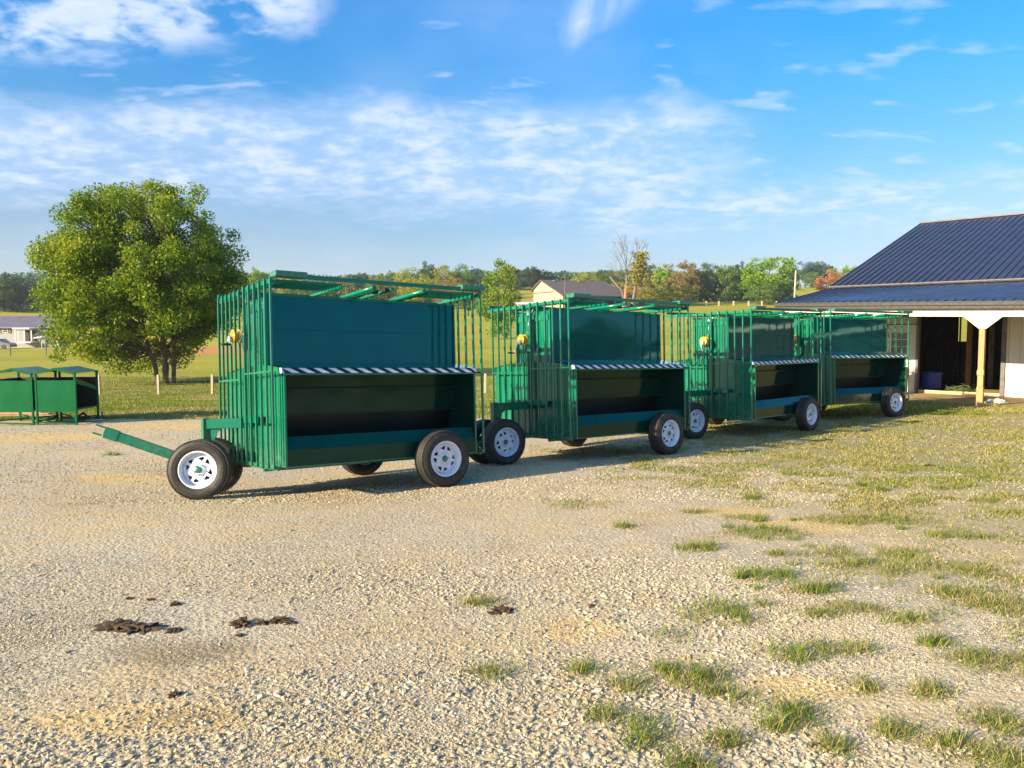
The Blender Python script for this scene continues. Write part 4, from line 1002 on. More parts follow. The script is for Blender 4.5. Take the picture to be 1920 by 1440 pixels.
# dead tree, vine covered trunk, fallen trunk
def dead_tree():
    g = np.random.default_rng(4); Y = 205.0; x = pxx(1172, Y); z0 = gz(x, Y); H = at(1172, 466, Y).z - z0
    root = empty('dead_tree', (x, Y, z0)); tag(root, 'bare leafless dead tree with rusty orange lower trunk behind the grey barn roof', 'dead tree')
    b = MB()
    def br(p, d, L, r, dep):
        q = p + d * L * .5 + Vector((g.normal(), g.normal(), g.normal())) * L * .05; e = p + d * L; b.tube([p, q, e], [r, r * .75, r * .45], 5)
        if dep == 0: return
        for _ in range(3 if dep > 1 else 4):
            dd = (d + Vector((g.normal() * .62, g.normal() * .4, .12 + g.normal() * .3))).normalized(); br(p.lerp(e, .45 + .55 * g.random()), dd, L * (.5 + .25 * g.random()), r * .5, dep - 1)
    b.tube([(0, 0, 0), (.3, 0, H * .45), (.1, 0, H * .75)], [.40, .26, .12], 8); 
    for z, dx in ((.42, -.9), (.46, -.7), (.5, .55), (.55, -.5), (.62, .35), (.68, -.35), (.74, .1), (.74, -.2)):
        br(Vector((.2, 0, H * z)), Vector((dx, g.normal() * .2, .55 + .6 * z)).normalized(), H * (.30 - .1 * abs(z - .5)), .10, 3)
    b.build('branches', M_barkpale, root)
    m_ = simple('rusty_bark', (.42, .17, .07), .9, .3); b = MB(); b.tube([(-.05, 0, -.3), (0, 0, H * .18), (.2, 0, H * .38)], [.75, .5, .32], 9); b.build('trunk', m_, root)
    x = pxx(1192, Y - 2); z0 = gz(x, Y - 2); H = at(1205, 459, Y - 2).z - z0
    root = empty('vine_covered_tree', (x, Y - 2, z0)); tag(root, 'dead trunk wrapped in yellow-green vine, right of the bare dead tree', 'tree')
    b = MB(); b.tube([(-1.0, 0, 0), (.2, 0, H * .5), (1.2, 0, H * .85)], [.5, .35, .15], 7)
    for z, dx in ((.6, .7), (.7, -.5), (.78, .8), (.84, -.2), (.85, .5), (.86, .1)): br(Vector((.6, 0, H * z)), Vector((dx, 0, .7)).normalized(), H * .15, .1, 3)
    b.build('trunk', M_barkpale, root)
    n = 500; C = np.stack([g.normal(size=n) * 2.6, g.normal(size=n) * 2.2, H * (.35 + .35 * g.random(n))], -1) + np.array([1.5, 0, 0]); V, F = leaves(C, .26, g, .7); link('dry_leaves', fast_mesh('dry_leaves', V, F, [LEAF['brown']]), root)
    n = 1500; t_ = .38 + .5 * g.random(n); C = np.stack([-1.0 + 2.5 * t_ + g.normal(size=n) * .95, g.normal(size=n) * .9, t_ * H], -1); V, F = leaves(C, .30, g, .7)
    link('vine', fast_mesh('vine', V, F, [LEAF['yellow']]), root)
    p = at(1143, 519, 196); q = at(1166, 545, 196); o = Vector((q.x, q.y, gz(q.x, q.y))); b = MB(); b.tube([p - o, q - o, Vector((.8, 0, 0))], [.12, .2, .28], 7); ob = b.build('fallen_trunk', M_barkpale, None, o)
    tag(ob, 'pale leaning broken trunk behind the right slope of the grey barn roof', 'dead tree')
dead_tree()

# ------------------------------------------------------------------ the barn with the porch
M_white = simple('white_board', (.74, .70, .62), .6, .05, 3)
M_wood = simple('new_pine', (.46, .27, .12), .75, .2, 6, 0, .2, 30)
M_grey = simple('grey_old_wood', (.16, .15, .15), .85, .25, 6, 0, .3, 30)
M_darkw = simple('dark_boards', (.045, .038, .032), .9, .3, 4, 0, .3, 20)
M_fascia = simple('charcoal_gutter', (.012, .010, .011), .5, .15, 6, .0)
M_tan = simple('tan_board', (.46, .37, .27), .75, .12, 4)
def roof_mat(name, col, rough=.32):
    m, t, b, out = mat(name); tc = t.node('ShaderNodeTexCoord').outputs['Object']
    t.l.new(t.ramp(t.noise(tc, .7, 5, .6), [(.3, tuple(c * .85 for c in col)), (.7, tuple(c * 1.15 for c in col))]), b.inputs['Base Color'])
    t.put(b.inputs['Roughness'], t.mapr(t.noise(tc, 2.2, 4, .6), .3, .7, rough, rough + .12)); b.inputs['Metallic'].default_value = .15
    bump(t, b, t.noise(tc, 1.1, 3, .5), .12, .05)
    return m
M_roof = roof_mat('grey_roof_sky_tint', (.034, .036, .060))  # dark grey metal, reflected sky blue put into the base colour
def siding(name, col, pitch):
    m, t, b, out = mat(name); tc = t.node('ShaderNodeTexCoord').outputs['Object']; sp = t.node('ShaderNodeSeparateXYZ'); t.l.new(tc, sp.inputs[0])
    fr = t.math('FRACT', t.math('DIVIDE', sp.outputs[0], pitch)); gro = t.mapr(t.math('ABSOLUTE', t.math('SUBTRACT', fr, .5)), .47, .49)
    c = t.ramp(t.noise(t.scalev(tc, (1, 1, .3)), 2.5, 5, .6), [(.3, tuple(x * .92 for x in col)), (.7, tuple(min(1, x * 1.06) for x in col))])
    dirt = t.mapr(t.math('ADD', sp.outputs[2], t.math('MULTIPLY', t.noise(tc, 3, 4, .6), .3)), .45, .12, 0, .35)
    c = t.mix(dirt, c, (.40, .32, .20)); c = t.mix(gro, c, tuple(x * .45 for x in col)); t.l.new(c, b.inputs['Base Color']); b.inputs['Roughness'].default_value = .6
    bump(t, b, gro, -.6, .01); return m
M_siding = siding('white_grooved_siding', (.72, .68, .60), .305)
M_sidingt = siding('cream_siding_porch', (.55, .50, .42), .28)
def build_barn():
    root = empty('barn', (8.46, 24.7, -.47), -math.pi / 4)
    tag(root, 'white barn with dark grey metal roof tinted sky blue and open porch at the right edge', 'barn')
    def eave(s): return 2.93 - .018 * s
    S1 = 17.0; PJ, ZJ, PR, ZR = 4.07, 3.54, 13.3, 6.69; PB = 22.5
    b = MB()
    def sheet(p0, z0, p1, z1, th=.05):
        q = [(-.02, p0, z0(-.02)), (S1, p0, z0(S1)), (S1, p1, z1(S1)), (-.02, p1, z1(-.02))]
        b.add(q + [(x, y, z - th) for x, y, z in q], [(0, 1, 2, 3), (7, 6, 5, 4), (0, 4, 5, 1), (1, 5, 6, 2), (2, 6, 7, 3), (3, 7, 4, 0)])
        n = int(S1 / .229)
        for i in range(n + 1):
            s = i * .229
            a = Vector((s, p0 - .01, z0(s) + .012)); c = Vector((s, p1, z1(s) + .012)); b.bar(a, c, .034, .026, 0, (0, 0, 1))
    c_ = lambda v: (lambda s: v)
    sheet(-.12, eave, PJ, c_(ZJ)); sheet(PJ - .12, c_(ZJ + .06), PR, c_(ZR)); sheet(PB, c_(3.4), PR, c_(ZR))
    b.box((-.05, PR - .13, ZR - .02), (S1, PR + .13, ZR + .045)); 
    roof = b.build('roof', M_roof, root)
    b = MB(); b.box((-.03, PJ - .16, ZJ + .035), (S1, PJ - .10, ZJ + .075)); b.build('flashing', simple('faded_flashing', (.085, .065, .075), .5, .2), roof)
    b = MB()
    def sbox(s0, s1, p0, p1, zt, zb, mi=0):
        v = []
        for s in (s0, s1):
            for p in (p0, p1):
                for z in (zb, zt): v.append((s, p, eave(s) + z))
        b.add(v, [(0, 1, 3, 2), (4, 6, 7, 5), (0, 4, 5, 1), (2, 3, 7, 6), (0, 2, 6, 4), (1, 5, 7, 3)], mi)
    sbox(-.03, S1, -.20, -.125, -.005, -.10); sbox(-.03, S1, -.155, -.122, -.10, -.19); sbox(-.03, S1, -.212, -.20, .004, -.022)
    b.build('gutter', M_fascia, root)
    # beam with the flared bracket over the post
    b = MB()
    sbox(.1, S1, .02, .10, -.12, -.40)
    zb = eave(5.74) - .401
    v = [(5.28, zb), (6.20, zb), (5.82, 2.10), (5.66, 2.10)]
    b.add([(s, .025, z) for s, z in v] + [(s, .095, z) for s, z in v], [(0, 3, 2, 1), (4, 5, 6, 7), (0, 1, 5, 4), (1, 2, 6, 5), (2, 3, 7, 6), (3, 0, 4, 7)])
    b.build('porch_beam', M_siding, root)
    b = MB(); b.box((5.672, -.01, -.06), (5.808, .125, 2.11), 0, None, .006); b.box((5.655, -.022, .86), (5.825, .06, 1.0), 0, None, .01); b.box((5.66, -.018, -.06), (5.82, .10, .55), 0, None, .01)
    b.build('porch_post', M_wood, root)
    b = MB(); b.box((.2, .02, -.06), (.33, .15, 2.6), 0, None, .006); b.build('porch_post', M_wood, root)
    # front wall at the back of the porch
    b = MB(); b.box((5.42, PJ - .02, -.02), (S1 - .2, PJ + .10, 3.44)); b.build('front_wall', M_siding, root)
    b = MB(); b.box((.2, PJ, -.02), (1.90, PJ + .10, 3.42)); b.box((1.90, PJ, 2.27), (2.85, PJ + .10, 3.42)); b.box((2.85, PJ + .02, 2.75), (5.42, PJ + .10, 3.44)); b.build('porch_wall', M_sidingt, root)
    d = MB(); d.box((1.92, PJ + .01, 0), (2.83, PJ + .06, 1.05)); d.box((1.92, PJ + .01, 1.05), (2.06, PJ + .06, 2.24)); d.box((2.56, PJ + .01, 1.05), (2.83, PJ + .06, 2.24)); d.box((2.06, PJ + .01, 1.98), (2.56, PJ + .06, 2.24))
    door = d.build('door', simple('cream_door_paint', (.62, .57, .50), .5, .05), root)
    d = MB(); d.box((2.04, PJ - .005, 1.03), (2.58, PJ + .01, 1.06)); d.box((2.04, PJ - .005, 1.975), (2.58, PJ + .01, 2.0)); d.box((2.03, PJ - .005, 1.06), (2.06, PJ + .01, 1.975)); d.box((2.56, PJ - .005, 1.06), (2.59, PJ + .01, 1.975))
    for s in (2.22, 2.39): d.box((s, PJ - .002, 1.06), (s + .015, PJ + .012, 1.975))
    for z in (1.28, 1.51, 1.74): d.box((2.06, PJ - .001, z), (2.56, PJ + .011, z + .015))
    d.build('door_window', M_white, door)
    gm, t, bb, out = mat('window_glass'); bb.inputs['Base Color'].default_value = (.05, .05, .05, 1); bb.inputs['Roughness'].default_value = .05
    t.l.new(t.ramp(t.noise(t.node('ShaderNodeTexCoord').outputs['Object'], 3), [(.3, (.03, .035, .03)), (.7, (.07, .07, .06))]), bb.inputs['Base Color'])
    d = MB(); d.box((2.06, PJ + .02, 1.06), (2.56, PJ + .025, 1.98)); d.build('pane', gm, door)
    d = MB(); d.tube([(2.76, PJ - .03, 1.0), (2.76, PJ + .01, 1.0)], .03, 12); d.build('handle', M_bolt, door)
    b = MB(); b.box((2.855, PJ - .06, -.02), (2.93, PJ + .14, 2.76), 0, None, .005); b.build('door_jamb', M_grey, root)
    b = MB(); b.box((5.30, PJ - .08, -.02), (5.415, PJ + .16, 2.76), 0, None, .005); b.build('door_jamb', M_grey, root)
    b = MB(); b.box((2.94, PJ - .02, -.03), (5.29, PJ + .05, .10), 0, None, .006); b.build('threshold_board', simple('pale_sill_board', (.52, .40, .22), .8, .15), root)
    # interior: boarded walls with an opening to the field, loft
    b = MB(); PW = 9.0
    wx0, wx1, wz0, wz1 = 2.74, 3.12, 1.62, 2.55
    b.box((.3, PW, 0), (wx0, PW + .08, 3.9)); b.box((wx1, PW, 0), (S1 - .2, PW + .08, 3.9)); b.box((wx0, PW, 0), (wx1, PW + .08, wz0)); b.box((wx0, PW, wz1), (wx1, PW + .08, 3.9))
    b.box((1.15, PJ + .15, 0), (1.22, PW, 3.34)); b.box((.3, PJ + .1, 3.35), (S1 - .2, PW, 3.42)); b.box((8.2, PJ + .15, 0), (8.28, PW, 3.34))
    b.box((.22, PJ + .1, 0), (.3, 16.6, 3.4)); b.box((.22, 20.6, 0), (.3, PB - .3, 3.4)); b.box((.22, 16.6, 0), (.3, 20.6, 1.2)); b.box((.3, PB - .4, 0), (S1 - .2, PB - .3, 3.3))
    for s in np.arange(.6, 8, .55): b.box((s, PW - .05, 0), (s + .05, PW - .001, 3.3))
    for z in (.9, 1.6): b.box((3.3, PW - .09, z), (8, PW - .051, z + .12))
    b.build('stall_boards', M_darkw, root)
    b = MB(); b.add([(.22, PB - .3, 3.39), (.22, PJ + .1, 3.39), (.22, PJ + .1, 3.53), (.22, PR, ZR - .08)], [(0, 1, 2, 3)]); b.build('gable_wall', M_siding, root)
    b = MB(); b.box((3.45, 7.4, -.02), (3.61, 7.56, 3.34), 0, None, .006); b.build('stall_post', M_wood, root)
    b = MB(); b.box((4.02, 7.9, -.02), (4.20, 8.06, 3.34), 0, None, .006); b.build('stall_post', M_grey, root)
build_barn()
def barn_pt(s, p, z=0):
    c = .70710678; return Vector((8.46 + c * (s + p), 24.7 + c * (p - s), z))
def gnd(v): return Vector((v.x, v.y, gz(v.x, v.y)))
# barn floor level matches the ground sheet closely; things in and around it
def lath(name, prof_, m, n=28): b = MB(); b.lathe([(a, r) for a, r in prof_], n, M=Matrix.Rotation(math.pi / 2, 4, 'X')); return b
p = at(1745, 728, 26.6); p = gnd(Vector((p.x, p.y, 0)))
b = MB(); b.lathe([(0, 0), (0, .29), (.03, .30), (.5, .335), (.58, .345), (.60, .355), (.62, .355), (.62, .335), (.60, .33), (.04, .28), (.04, 0)], 32, M=Matrix.Rotation(math.pi / 2, 4, 'X'))
tag(b.build('feed_tub', simple('blue_plastic', (.06, .11, .50), .4, .1), None, p), 'large blue plastic tub standing just inside the barn opening', 'tub')
# planter box with plant
p = gnd(barn_pt(2.68, 3.0)); root = empty('planter_box', p, -math.pi / 4); tag(root, 'tall tan board planter box beside the left barn opening jamb', 'planter')
b = MB(); b.box((-.22, -.2, 0), (.22, -.18, .88), 0, None, .003); b.box((-.22, .18, 0), (.22, .2, .88), 0, None, .003); b.box((-.22, -.178, 0), (-.20, .178, .88), 0, None, .003); b.box((.20, -.178, 0), (.22, .178, .88), 0, None, .003); b.build('boards', M_tan, root)
b = MB(); b.box((-.199, -.177, .1), (.199, .177, .80)); b.build('soil', M_darkw, root)
g = np.random.default_rng(9); C = np.stack([g.normal(size=420) * .13, g.normal(size=420) * .12, .93 + .10 * np.abs(g.normal(size=420))], -1); V, F = leaves(C, .028, g)
o = link('potted_plant', fast_mesh('potted_plant', V, F, [LEAF['bright']]), None, p); o.rotation_euler = (0, 0, -math.pi / 4); tag(o, 'leafy green plant growing in the tan planter box by the barn', 'plant')
# wire panel, hose heap, cloth
p = at(1800, 726, 26.9); p = gnd(p); b = MB()
for i in range(9): b.tube([(-.75 + i * .17, 0, 0), (-.75 + i * .17, .02, 1.25)], .006, 5)
for j in range(9): b.tube([(-.75, 0, .04 + j * .15), (.61, .02, .04 + j * .15)], .006, 5)
o = b.build('wire_stock_panel', simple('galvanised_wire', (.14, .14, .14), .4, .1, 10, .6), None, p); o.rotation_euler = (0, 0, -.9); tag(o, 'square mesh wire stock panel leaning inside the dark barn opening', 'wire panel')
p = gnd(at(1800, 734, 25.6)); b = MB(); g = np.random.default_rng(31)
for q in range(5):
    a0 = g.random() * 6.28; r0 = .30 + .12 * g.random(); pts = [(r0 * 1.3 * math.cos(a0 + t_ * .35), r0 * .9 * math.sin(a0 + t_ * .35), .03 + .05 * q * .6 + .05 * math.sin(t_ * 1.3 + q) + .02) for t_ in range(17)]
    b.tube(pts, .016, 7)
tag(b.build('garden_hose', simple('dull_green_hose', (.05, .085, .03), .5, .15), None, p), 'heap of dull green hose coiled on the dirt in the barn opening', 'hose')
def blob_mesh(name, m, rx, ry, rz, seed, sub=3, amp=.35, fr=2.0):
    import bmesh
    bm = bmesh.new(); bmesh.ops.create_icosphere(bm, subdivisions=sub, radius=1); g_ = np.random.default_rng(seed); k = g_.normal(size=(9, 3)) * fr; ph = g_.random(9) * 6.28
    for v in bm.verts:
        d = np.array(v.co); s = 1 + amp * sum(math.sin(float(d @ k[i]) * (1 + i * .35) + ph[i]) for i in range(9)) / 4.0
        v.co = Vector((v.co.x * rx, v.co.y * ry, max(v.co.z, -.25) * rz)) * s
    me = bpy.data.meshes.new(name); bm.to_mesh(me); bm.free(); me.materials.append(m)
    me.polygons.foreach_set('use_smooth', [sub < 4] * len(me.polygons)); return me
p = on_ground(1868, 755); tag(link('cloth', blob_mesh('cloth', simple('white_plastic_sheet', (.72, .72, .74), .5, .06, 10), .24, .14, .11, 3, 4, .4, 3.0), None, p), 'crumpled white plastic bag on the ground below the white barn wall', 'bag')

# ------------------------------------------------------------------ calf shelters on the left
M_shed = paint('shelter_green', (.0003, .105, .034), .35, .04, 3, .05, .0)
next(n for n in M_shed.node_tree.nodes if n.type == 'BSDF_PRINCIPLED').inputs['Specular IOR Level'].default_value = .15
M_shedr = paint('shelter_roof', (.008, .11, .06), .30, .05, 2, .12, .2)
def shelter(px, label):
    Y = 17.5; x = pxx(px, Y); W, D = .885, .93; root = empty('calf_shelter', (x, Y, gz(x + W / 2, Y))); tag(root, label, 'shelter', 'green calf shelters side by side')
    H = 1.18; zp = 1.29
    for xx in (0, W):
        for yy in (0, D):
            b = MB(); b.box((xx - .022, yy - .022, -.03), (xx + .022, yy + .022, H), 0, None, .004); b.build('leg', M_shed, root)
    b = MB(); e = .03
    for s in (0, 1):
        x0, x1 = (-e, W / 2) if s == 0 else (W / 2, W + e); z0, z1 = (H, zp) if s == 0 else (zp, H)
        q = [(x0, -e, z0), (x1, -e, z1), (x1, D + e, z1), (x0, D + e, z0)]
        b.add(q + [(a, c, d_ + .012) for a, c, d_ in q], [(3, 2, 1, 0), (4, 5, 6, 7), (0, 1, 5, 4), (1, 2, 6, 5), (2, 3, 7, 6), (3, 0, 4, 7)])
    rf = b.build('roof', M_shedr, root)
    b = MB()
    for yy in (-e - .006, D + e - .02):
        for s in (0, 1):
            a = Vector((-e, yy, H - .012)); c = Vector((W / 2, yy, zp - .012)); 
            if s: a.x = W + e
            b.bar(a, c, .02, .05, 0, (0, 0, 1))
    b.build('gable_trim', M_shed, rf)
    b = MB(); b.box((.024, -.014, .30), (W - .024, -.004, 1.02), 0, None, .003); b.build('front_panel', M_shed, root)
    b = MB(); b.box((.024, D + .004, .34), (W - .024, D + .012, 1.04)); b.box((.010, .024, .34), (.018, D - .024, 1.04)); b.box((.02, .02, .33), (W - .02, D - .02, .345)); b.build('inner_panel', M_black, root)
    b = MB(); b.bar((W + .0, .02, 1.0), (W + .0, D - .02, .78), .012, .09); b.bar((W, .02, .36), (W, D, .36), .012, .03); b.build('side_brace', M_shed, root)
    b = MB()
    b.bar((0, 0, .06), (W, 0, .03), .03); b.bar((0, 0, .10), (W, D, .12), .03); b.bar((0, D, .08), (W, D, .06), .03); b.bar((W, 0, .05), (W, D, .10), .025); b.bar((0, D, .16), (W, .0, .17), .03)
    b.build('base_rail', M_shed, root)
shelter(62.5, 'green metal calf shelter on legs, complete one with open dark right side')
shelter(-19, 'green metal calf shelter on legs, cut off by the left frame edge')
# scrap by the shelters
p = gnd(at(155, 783, 18.2)); b = MB(); b.box((-.12, -.1, 0), (.05, .1, .12), 0, None, .02); b.tube([(-.15, 0, .1), (.0, .05, .2), (.16, .02, .05)], .03, 8); b.tube([(.1, -.1, .03), (.45, .05, .04)], .018, 6, 1); b.tube([(-.3, .1, .02), (.3, -.05, .02)], .015, 6, 1)
tag(b.build('scrap_pile', [M_black, M_bolt], None, p), 'small heap of black scrap and metal rods beside the calf shelter leg', 'scrap')
p = gnd(at(191, 782, 18.9)); b = MB(); b.tube([(0, 0, -.05), (.01, 0, .16)], .02, 7); tag(b.build('stake', M_grey, None, p), 'short dark stake in the grass right of the calf shelters', 'stake')
p = gnd(at(45, 775, 19.6)); b = MB()
for i in range(4): b.box((-.9, -.3 + i * .17, .02 + .03 * (i % 2)), (.9 - .2 * i, -.16 + i * .17, .05 + .03 * (i % 2)), 0, None, .004)
tag(b.build('board_pile', M_wood, None, p), 'low pile of orange pine boards on the grass behind the calf shelters', 'boards')

# ------------------------------------------------------------------ fences
def fence(name, posts, h, w, label, matp, wires, rad, mesh_w=0):
    P = [Vector(q) for q in posts]; root = empty('wire_fence', P[0]); tag(root, label, 'fence'); o = P[0]
    for q in P:
        b = MB(); tl = (rnd.random() - .5) * .05; b.bar(q - o + Vector((0, 0, -.2)), q - o + Vector((tl, 0, h)), w, w, 0, (0, 1, 0), .01); b.build('fence_post', matp, root)
    b = MB()
    for z in wires:
        for a, c in zip(P, P[1:]): b.tube([a - o + Vector((0, 0, z)), c - o + Vector((0, 0, z))], rad, 4)
    if mesh_w:
        for a, c in zip(P, P[1:]):
            n = int((c - a).length / mesh_w)
            for i in range(1, n): q = a.lerp(c, i / n) - o; b.tube([q + Vector((0, 0, wires[0])), q + Vector((0, 0, wires[-1]))], rad * .8, 4)
    b.build('fence_wire', M_wire, root)
M_wire = simple('fence_wire_grey', (.30, .29, .26), .5, .1, 10, .4)
M_post = simple('pale_fence_post', (.52, .40, .27), .85, .2, 8)
Yf = 35.0
fence('f', [gnd(Vector((pxx(q, Yf), Yf, 0))) for q in (-50, 66, 182, 293.5, 394.5, 497, 600, 703, 806, 909)], .90, .10, 'woven wire fence on pale wooden posts crossing below the big maple', M_post, (.06, .2, .34, .5, .66, .8), .0035, .3)
Yd = 88.0
fence('f', [gnd(Vector((pxx(q, Yd), Yd, 0))) for q in (-120, -50, 17, 84, 150, 215)], 1.35, .13, 'thin wire fence on dark posts in front of the pale house', M_grey, (.4, .8, 1.2), .006)
fence('f', [gnd(Vector((pxx(q, 212), 212, 0))) for q in (1240, 1268, 1297, 1323.6, 1347, 1374.6, 1402.8, 1427.6, 1455)], 1.25, .34, 'far fence of pale posts along the field crest below the treeline', M_post, (.4, .8, 1.15), .02)

# ------------------------------------------------------------------ far buildings, poles
M_houseroof = roof_mat('mauve_metal_roof', (.22, .19, .24), .4)
def house():
    Y = 110.0; mpp = Y / F_PX; x0, x1 = pxx(-60, Y), pxx(112, Y); z0 = gz(pxx(40, Y), Y) - .1; root = empty('house', (x0, Y, z0)); tag(root, 'long white single storey house with mauve metal roof left of the maple', 'house')
    L = x1 - x0; H = at(20, 613, Y).z - z0; ZR = at(20, 598, Y).z - z0 + .12; Dp = 6.0
    X = lambda px: pxx(px, Y) - x0
    m_ = simple('shaded_white_siding', (.30, .30, .33), .6, .05); b = MB(); b.box((.3, .2, .0), (L - .3, Dp - .2, H)); b.build('wall', m_, root)  # white siding greyed, shade put into its base colour
    b = MB(); q = [(0, -.3, H - .05), (L, -.3, H - .05), (L, Dp / 2, ZR + .35), (0, Dp / 2, ZR + .35)]; q2 = [(0, Dp / 2, ZR + .35), (L, Dp / 2, ZR + .35), (L, Dp + .3, H - .05), (0, Dp + .3, H - .05)]
    for a in (q, q2): b.add(a + [(x, y, z - .12) for x, y, z in a], [(0, 1, 2, 3), (7, 6, 5, 4), (0, 4, 5, 1), (1, 5, 6, 2), (2, 6, 7, 3), (3, 7, 4, 0)])
    s = .1
    while s < L: b.bar((s, -.3, H - .02), (s, Dp / 2, ZR + .38), .05, .04); s += .46
    b.build('roof', M_houseroof, root)
    def Z(py): return at(20, py, Y).z - z0
    def win(pa, pb, ya, yb):
        b = MB(); b.box((X(pa), .12, Z(yb)), (X(pb), .2, Z(ya))); w = b.build('window', M_white, root)
        b = MB(); b.box((X(pa) + .08, .10, Z(yb) + .08), (X(pb) - .08, .118, (Z(ya) + Z(yb)) / 2 - .03)); b.box((X(pa) + .08, .10, (Z(ya) + Z(yb)) / 2 + .03), (X(pb) - .08, .118, Z(ya) - .08)); b.build('pane', M_black, w)
    win(3, 13.5, 616, 624)
    ms = simple('brown_shutter', (.20, .10, .06), .7)
    for pa, pb in ((-1.5, 2.2), (15, 19.5)): b = MB(); b.box((X(pa), .13, Z(625)), (X(pb), .19, Z(616))); b.build('shutter', ms, root)
    b = MB(); b.box((X(46), .10, Z(640)), (X(53), .18, Z(620))); b.box((X(57), .10, Z(640)), (X(66), .18, Z(620))); b.build('porch_door', M_black, root)
    b = MB()
    for pa in (38, 44, 55, 68): b.box((X(pa), -1.3, Z(640)), (X(pa) + .12, -1.2, Z(617)))
    b.box((X(36), -1.6, Z(617.5)), (X(68), .1, Z(615))); b.box((X(42), -1.4, Z(643)), (X(68), .15, Z(640.5))); b.build('porch', M_white, root)
    p = gnd(Vector((pxx(77, Y - 7), Y - 7, 0))); b = MB(); b.tube([(0, 0, 0), (0, 0, 1.55)], .05, 7); 
    b.lathe([(1.50, 1.05), (1.62, .8), (1.78, .25), (1.82, 0.0)], 20, M=Matrix.Rotation(math.pi / 2, 4, 'X'))
    tag(b.build('garden_canopy', M_white, None, p), 'small white canopy in front of the white house', 'canopy')
    p = gnd(Vector((pxx(-6, Y - 4), Y - 4, 0))); root = empty('parked_car', p); tag(root, 'grey car at the left frame edge in front of the white house', 'car')
    mc = simple('grey_car_paint', (.20, .23, .27), .25, .05, 3, .4)
    pr = [(-2.1, .30), (-2.15, .65), (-1.7, .85), (-1.1, .92), (-.6, 1.38), (.6, 1.42), (1.2, .95), (1.9, .82), (2.15, .6), (2.1, .3)]
    b = MB(); n = len(pr); v = [(x, -.85, z) for x, z in pr] + [(x, .85, z) for x, z in pr]; b.add(v, [tuple(range(n)), tuple(range(n, 2 * n))[::-1]] + [(i, n + i, n + (i + 1) % n, (i + 1) % n) for i in range(n)]); b.build('body', mc, root)
    b = MB(); b.add([(-.98, -.86, .93), (-.55, -.86, 1.32), (.52, -.86, 1.36), (1.05, -.86, .95)], [(0, 3, 2, 1)]); b.build('side_window', M_black, root)
    for x in (-1.35, 1.35): b = MB(); b.tube([(x, -.9, .32), (x, -.7, .32)], .32, 16); b.build('wheel', M_tyre, root)
house()
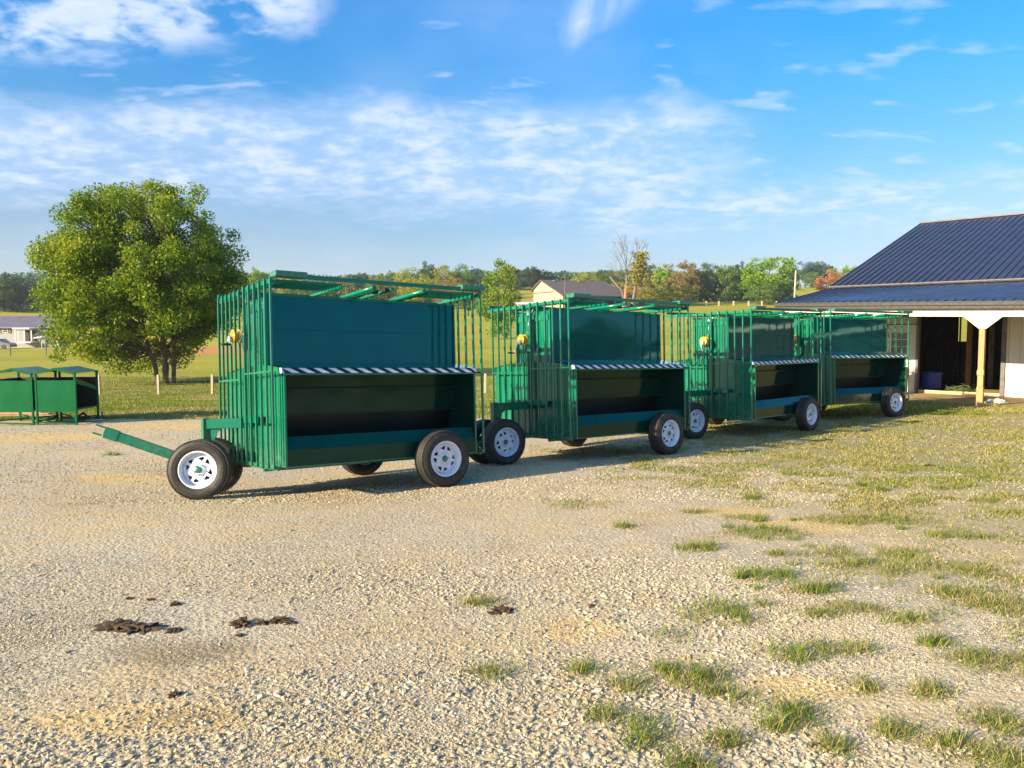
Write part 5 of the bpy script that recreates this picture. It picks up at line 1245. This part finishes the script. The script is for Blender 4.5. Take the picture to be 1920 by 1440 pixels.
def far_barn():
    Y = 200.0; c0 = at(1053, 553, Y); z0 = gz(c0.x, Y) - .6; be = R_(28)
    root = empty('tan_barn', (c0.x, Y, z0), be); tag(root, 'tan gabled barn with long dark grey roof on the hill behind the second wagon', 'barn')
    H = c0.z - z0; Lb = 21.0; u = lambda v: at(1011, 525, Y + 9).z - z0
    HP = u(0); HL = at(995, 543.5, Y + 14).z - z0
    wp, wl = 10.6, 15.0
    mt = siding('tan_gable_boards', (.62, .45, .28), 1.2)
    b = MB(); pr = [(0, 0), (0, H - .1), (wp, HP - .15), (wl, HL - .1), (wl, 0)]
    b.add([(.3, y, z) for y, z in pr] + [(.6, y, z) for y, z in pr], [(0, 1, 2, 3, 4), (9, 8, 7, 6, 5)] + [(i, 5 + i, 5 + (i + 1) % 5, (i + 1) % 5) for i in range(5)], 0)
    b.build('gable_wall', mt, root)
    b = MB(); b.box((.2, wp - 6.5, H + .9), (.29, wl, H + 1.2)); b.box((.2, 3.6, 0), (.29, 4.0, H - .3)); b.build('trim', simple('brown_trim', (.16, .09, .06), .8), root)
    b = MB()
    for q in ([(-.3, -.8, H), (Lb, -.8, H), (Lb, wp, HP + .12), (-.3, wp, HP + .12)], [(-.3, wp, HP + .12), (Lb, wp, HP + .12), (Lb, wl + .8, HL - .2), (-.3, wl + .8, HL - .2)]):
        b.add(q + [(x, y, z - .28) for x, y, z in q], [(0, 1, 2, 3), (7, 6, 5, 4), (0, 4, 5, 1), (1, 5, 6, 2), (2, 6, 7, 3), (3, 7, 4, 0)])
    b.build('roof', simple('dark_grey_shingle', (.115, .095, .088), .8, .12, .6), root)
    b = MB(); b.box((Lb - .4, .5, 0), (Lb, wl, H + .2)); b.box((.6, wl - .3, 0), (Lb, wl, HL - .4)); b.box((.6, 4.0, 0), (Lb - .4, 4.2, H + 1.2)); b.build('back_wall', M_darkw, root)
    for i in range(6): b = MB(); b.box((.8 + i * 3.95, -.1, 0), (1.05 + i * 3.95, .15, H - .28)); b.build('porch_post', M_grey, root)
    b = MB()
    for i, s in enumerate((3.5, 11.5)): b.box((s + 0, wp - 1.1, HP - .15), (s + 1.6, wp - .4, HP - .02), 0, Matrix.Translation((0, 0, .03)))
    b.build('ridge_vent', simple('tan_vent', (.42, .32, .24), .8), root)
    p = gnd(Vector((pxx(1059, 150), 150, 0))); h = at(1059, 515, 150).z - p.z; b = MB(); b.tube([(0, 0, -.1), (0, 0, h)], [.09, .04], 6); b.bar((-.25, 0, h - .6), (.25, 0, h - .6), .04)
    tag(b.build('antenna_mast', simple('rusty_mast', (.30, .14, .09), .7), None, p), 'thin rusty mast rising in front of the tan barn roof', 'mast')
    # low white roof to the left of it
    p = gnd(Vector((pxx(990, 168), 168, 0))); zt = at(985, 566, 168).z - p.z; root = empty('shed', p, .2); tag(root, 'low shed with bright white roof left of the tan barn', 'shed')
    b = MB(); b.box((-2.0, 0, 0), (2.6, 3, zt - .5)); b.build('wall', M_tan, root); b = MB(); q = [(-2.3, -.3, zt - .5), (2.9, -.3, zt - .35), (2.9, 3.3, zt + .15), (-2.3, 3.3, zt)]
    b.add(q + [(x, y, z - .1) for x, y, z in q], [(0, 1, 2, 3), (7, 6, 5, 4), (0, 4, 5, 1), (1, 5, 6, 2), (2, 6, 7, 3), (3, 7, 4, 0)]); b.build('roof', simple('bright_white_roof', (.8, .78, .76), .5, .03), root)
far_barn()
p = gnd(Vector((pxx(1488, 205), 205, 0))); h = at(1490, 507, 205).z - p.z; root = empty('utility_pole', p); tag(root, 'pale wooden utility pole between the tall bright tree and the metal roof', 'utility pole')
b = MB(); b.tube([(0, 0, -.3), (.25, 0, h)], [.24, .17], 8); b.build('pole', simple('pale_pole', (.58, .48, .38), .8, .1), root)
b = MB(); b.bar((-1.6, 0, h * .72), (.1, 0, h * .72), .14, .14); b.tube([(-1.5, 0, h * .72), (-1.5, 0, h * .72 + .5)], .08, 6); b.build('crossarm', M_grey, root)
b = MB(); b.tube([(.2, 0, h * .95), (7, -2, h * .60), (14, -4, h * .12)], .035, 4); b.build('guy_wire', M_wire, root)

# ------------------------------------------------------------------ droppings and small litter on the gravel
M_dung = simple('dark_dung', (.075, .046, .024), .95, .5, 30, 0, 1.0, 90)
DUNG = [(222, 1175, 56, 'largest dark manure clump, leftmost of the foreground pieces'), (259, 1180, 58, 'long dark manure clump touching the right side of the largest one'), (327, 1184, 24, 'small manure crumb right of the long left clump'),
        (309, 1175, 10, 'tiny manure bit between the left clump and its right crumb'), (452, 1172, 38, 'dark manure clump left of centre in the foreground'), (450, 1192, 14, 'small round manure piece just below the centre-left clump'),
        (492, 1169, 20, 'small flat manure piece between the two centre-left clumps'), (524, 1165, 32, 'upper manure clump at the right end of the centre-left group'), (545, 1169, 18, 'small manure piece closing the right end of the centre-left group'),
        (242, 1123, 13, 'small manure bit above the largest clump'), (282, 1125, 13, 'small manure bit right of the one above the largest clump'), (329, 1134, 18, 'thin manure bit above and between the two clump groups'), (327, 1304, 22, 'lone manure bit low on the left gravel'),
        (940, 1147, 36, 'dark ridged manure clump on its own near the middle'), (1107, 1137, 14, 'small dark manure lump right of the middle clump'), (1742, 874, 14, 'dark lump lying in the dry grass on the right'), (1612, 970, 12, 'grey-brown lump in the grass patch right of centre')]
for i, (px, py, w, lab) in enumerate(DUNG):
    p = on_ground(px, py); r = w / 2 / F_PX * p.y * 1.05
    o = link('manure_clump', blob_mesh('manure_clump', M_dung, r, r * (.75 if w > 30 else .8), min(r * .42, .024), 40 + i, 5, .55, 3.4), None, p); o.rotation_euler = (0, 0, .3 * math.sin(i)); tag(o, lab, 'manure', 'manure clumps on the gravel')

# ------------------------------------------------------------------ thin morning air
def haze():
    m = bpy.data.materials.new('haze'); m.use_nodes = True; nt = m.node_tree
    for n in list(nt.nodes): nt.nodes.remove(n)
    t = NT(nt); out = t.node('ShaderNodeOutputMaterial'); v = t.node('ShaderNodeVolumePrincipled')
    v.inputs['Color'].default_value = (.80, .88, 1.0, 1); v.inputs['Density'].default_value = .00026; v.inputs['Anisotropy'].default_value = .2
    t.l.new(v.outputs[0], out.inputs['Volume'])
    b = MB(); b.box((-2700, -2700, -3.5), (2700, 2700, 62)); tag(b.build('haze', m), 'thin pale air over the whole scene', None, None, 'stuff')
haze()
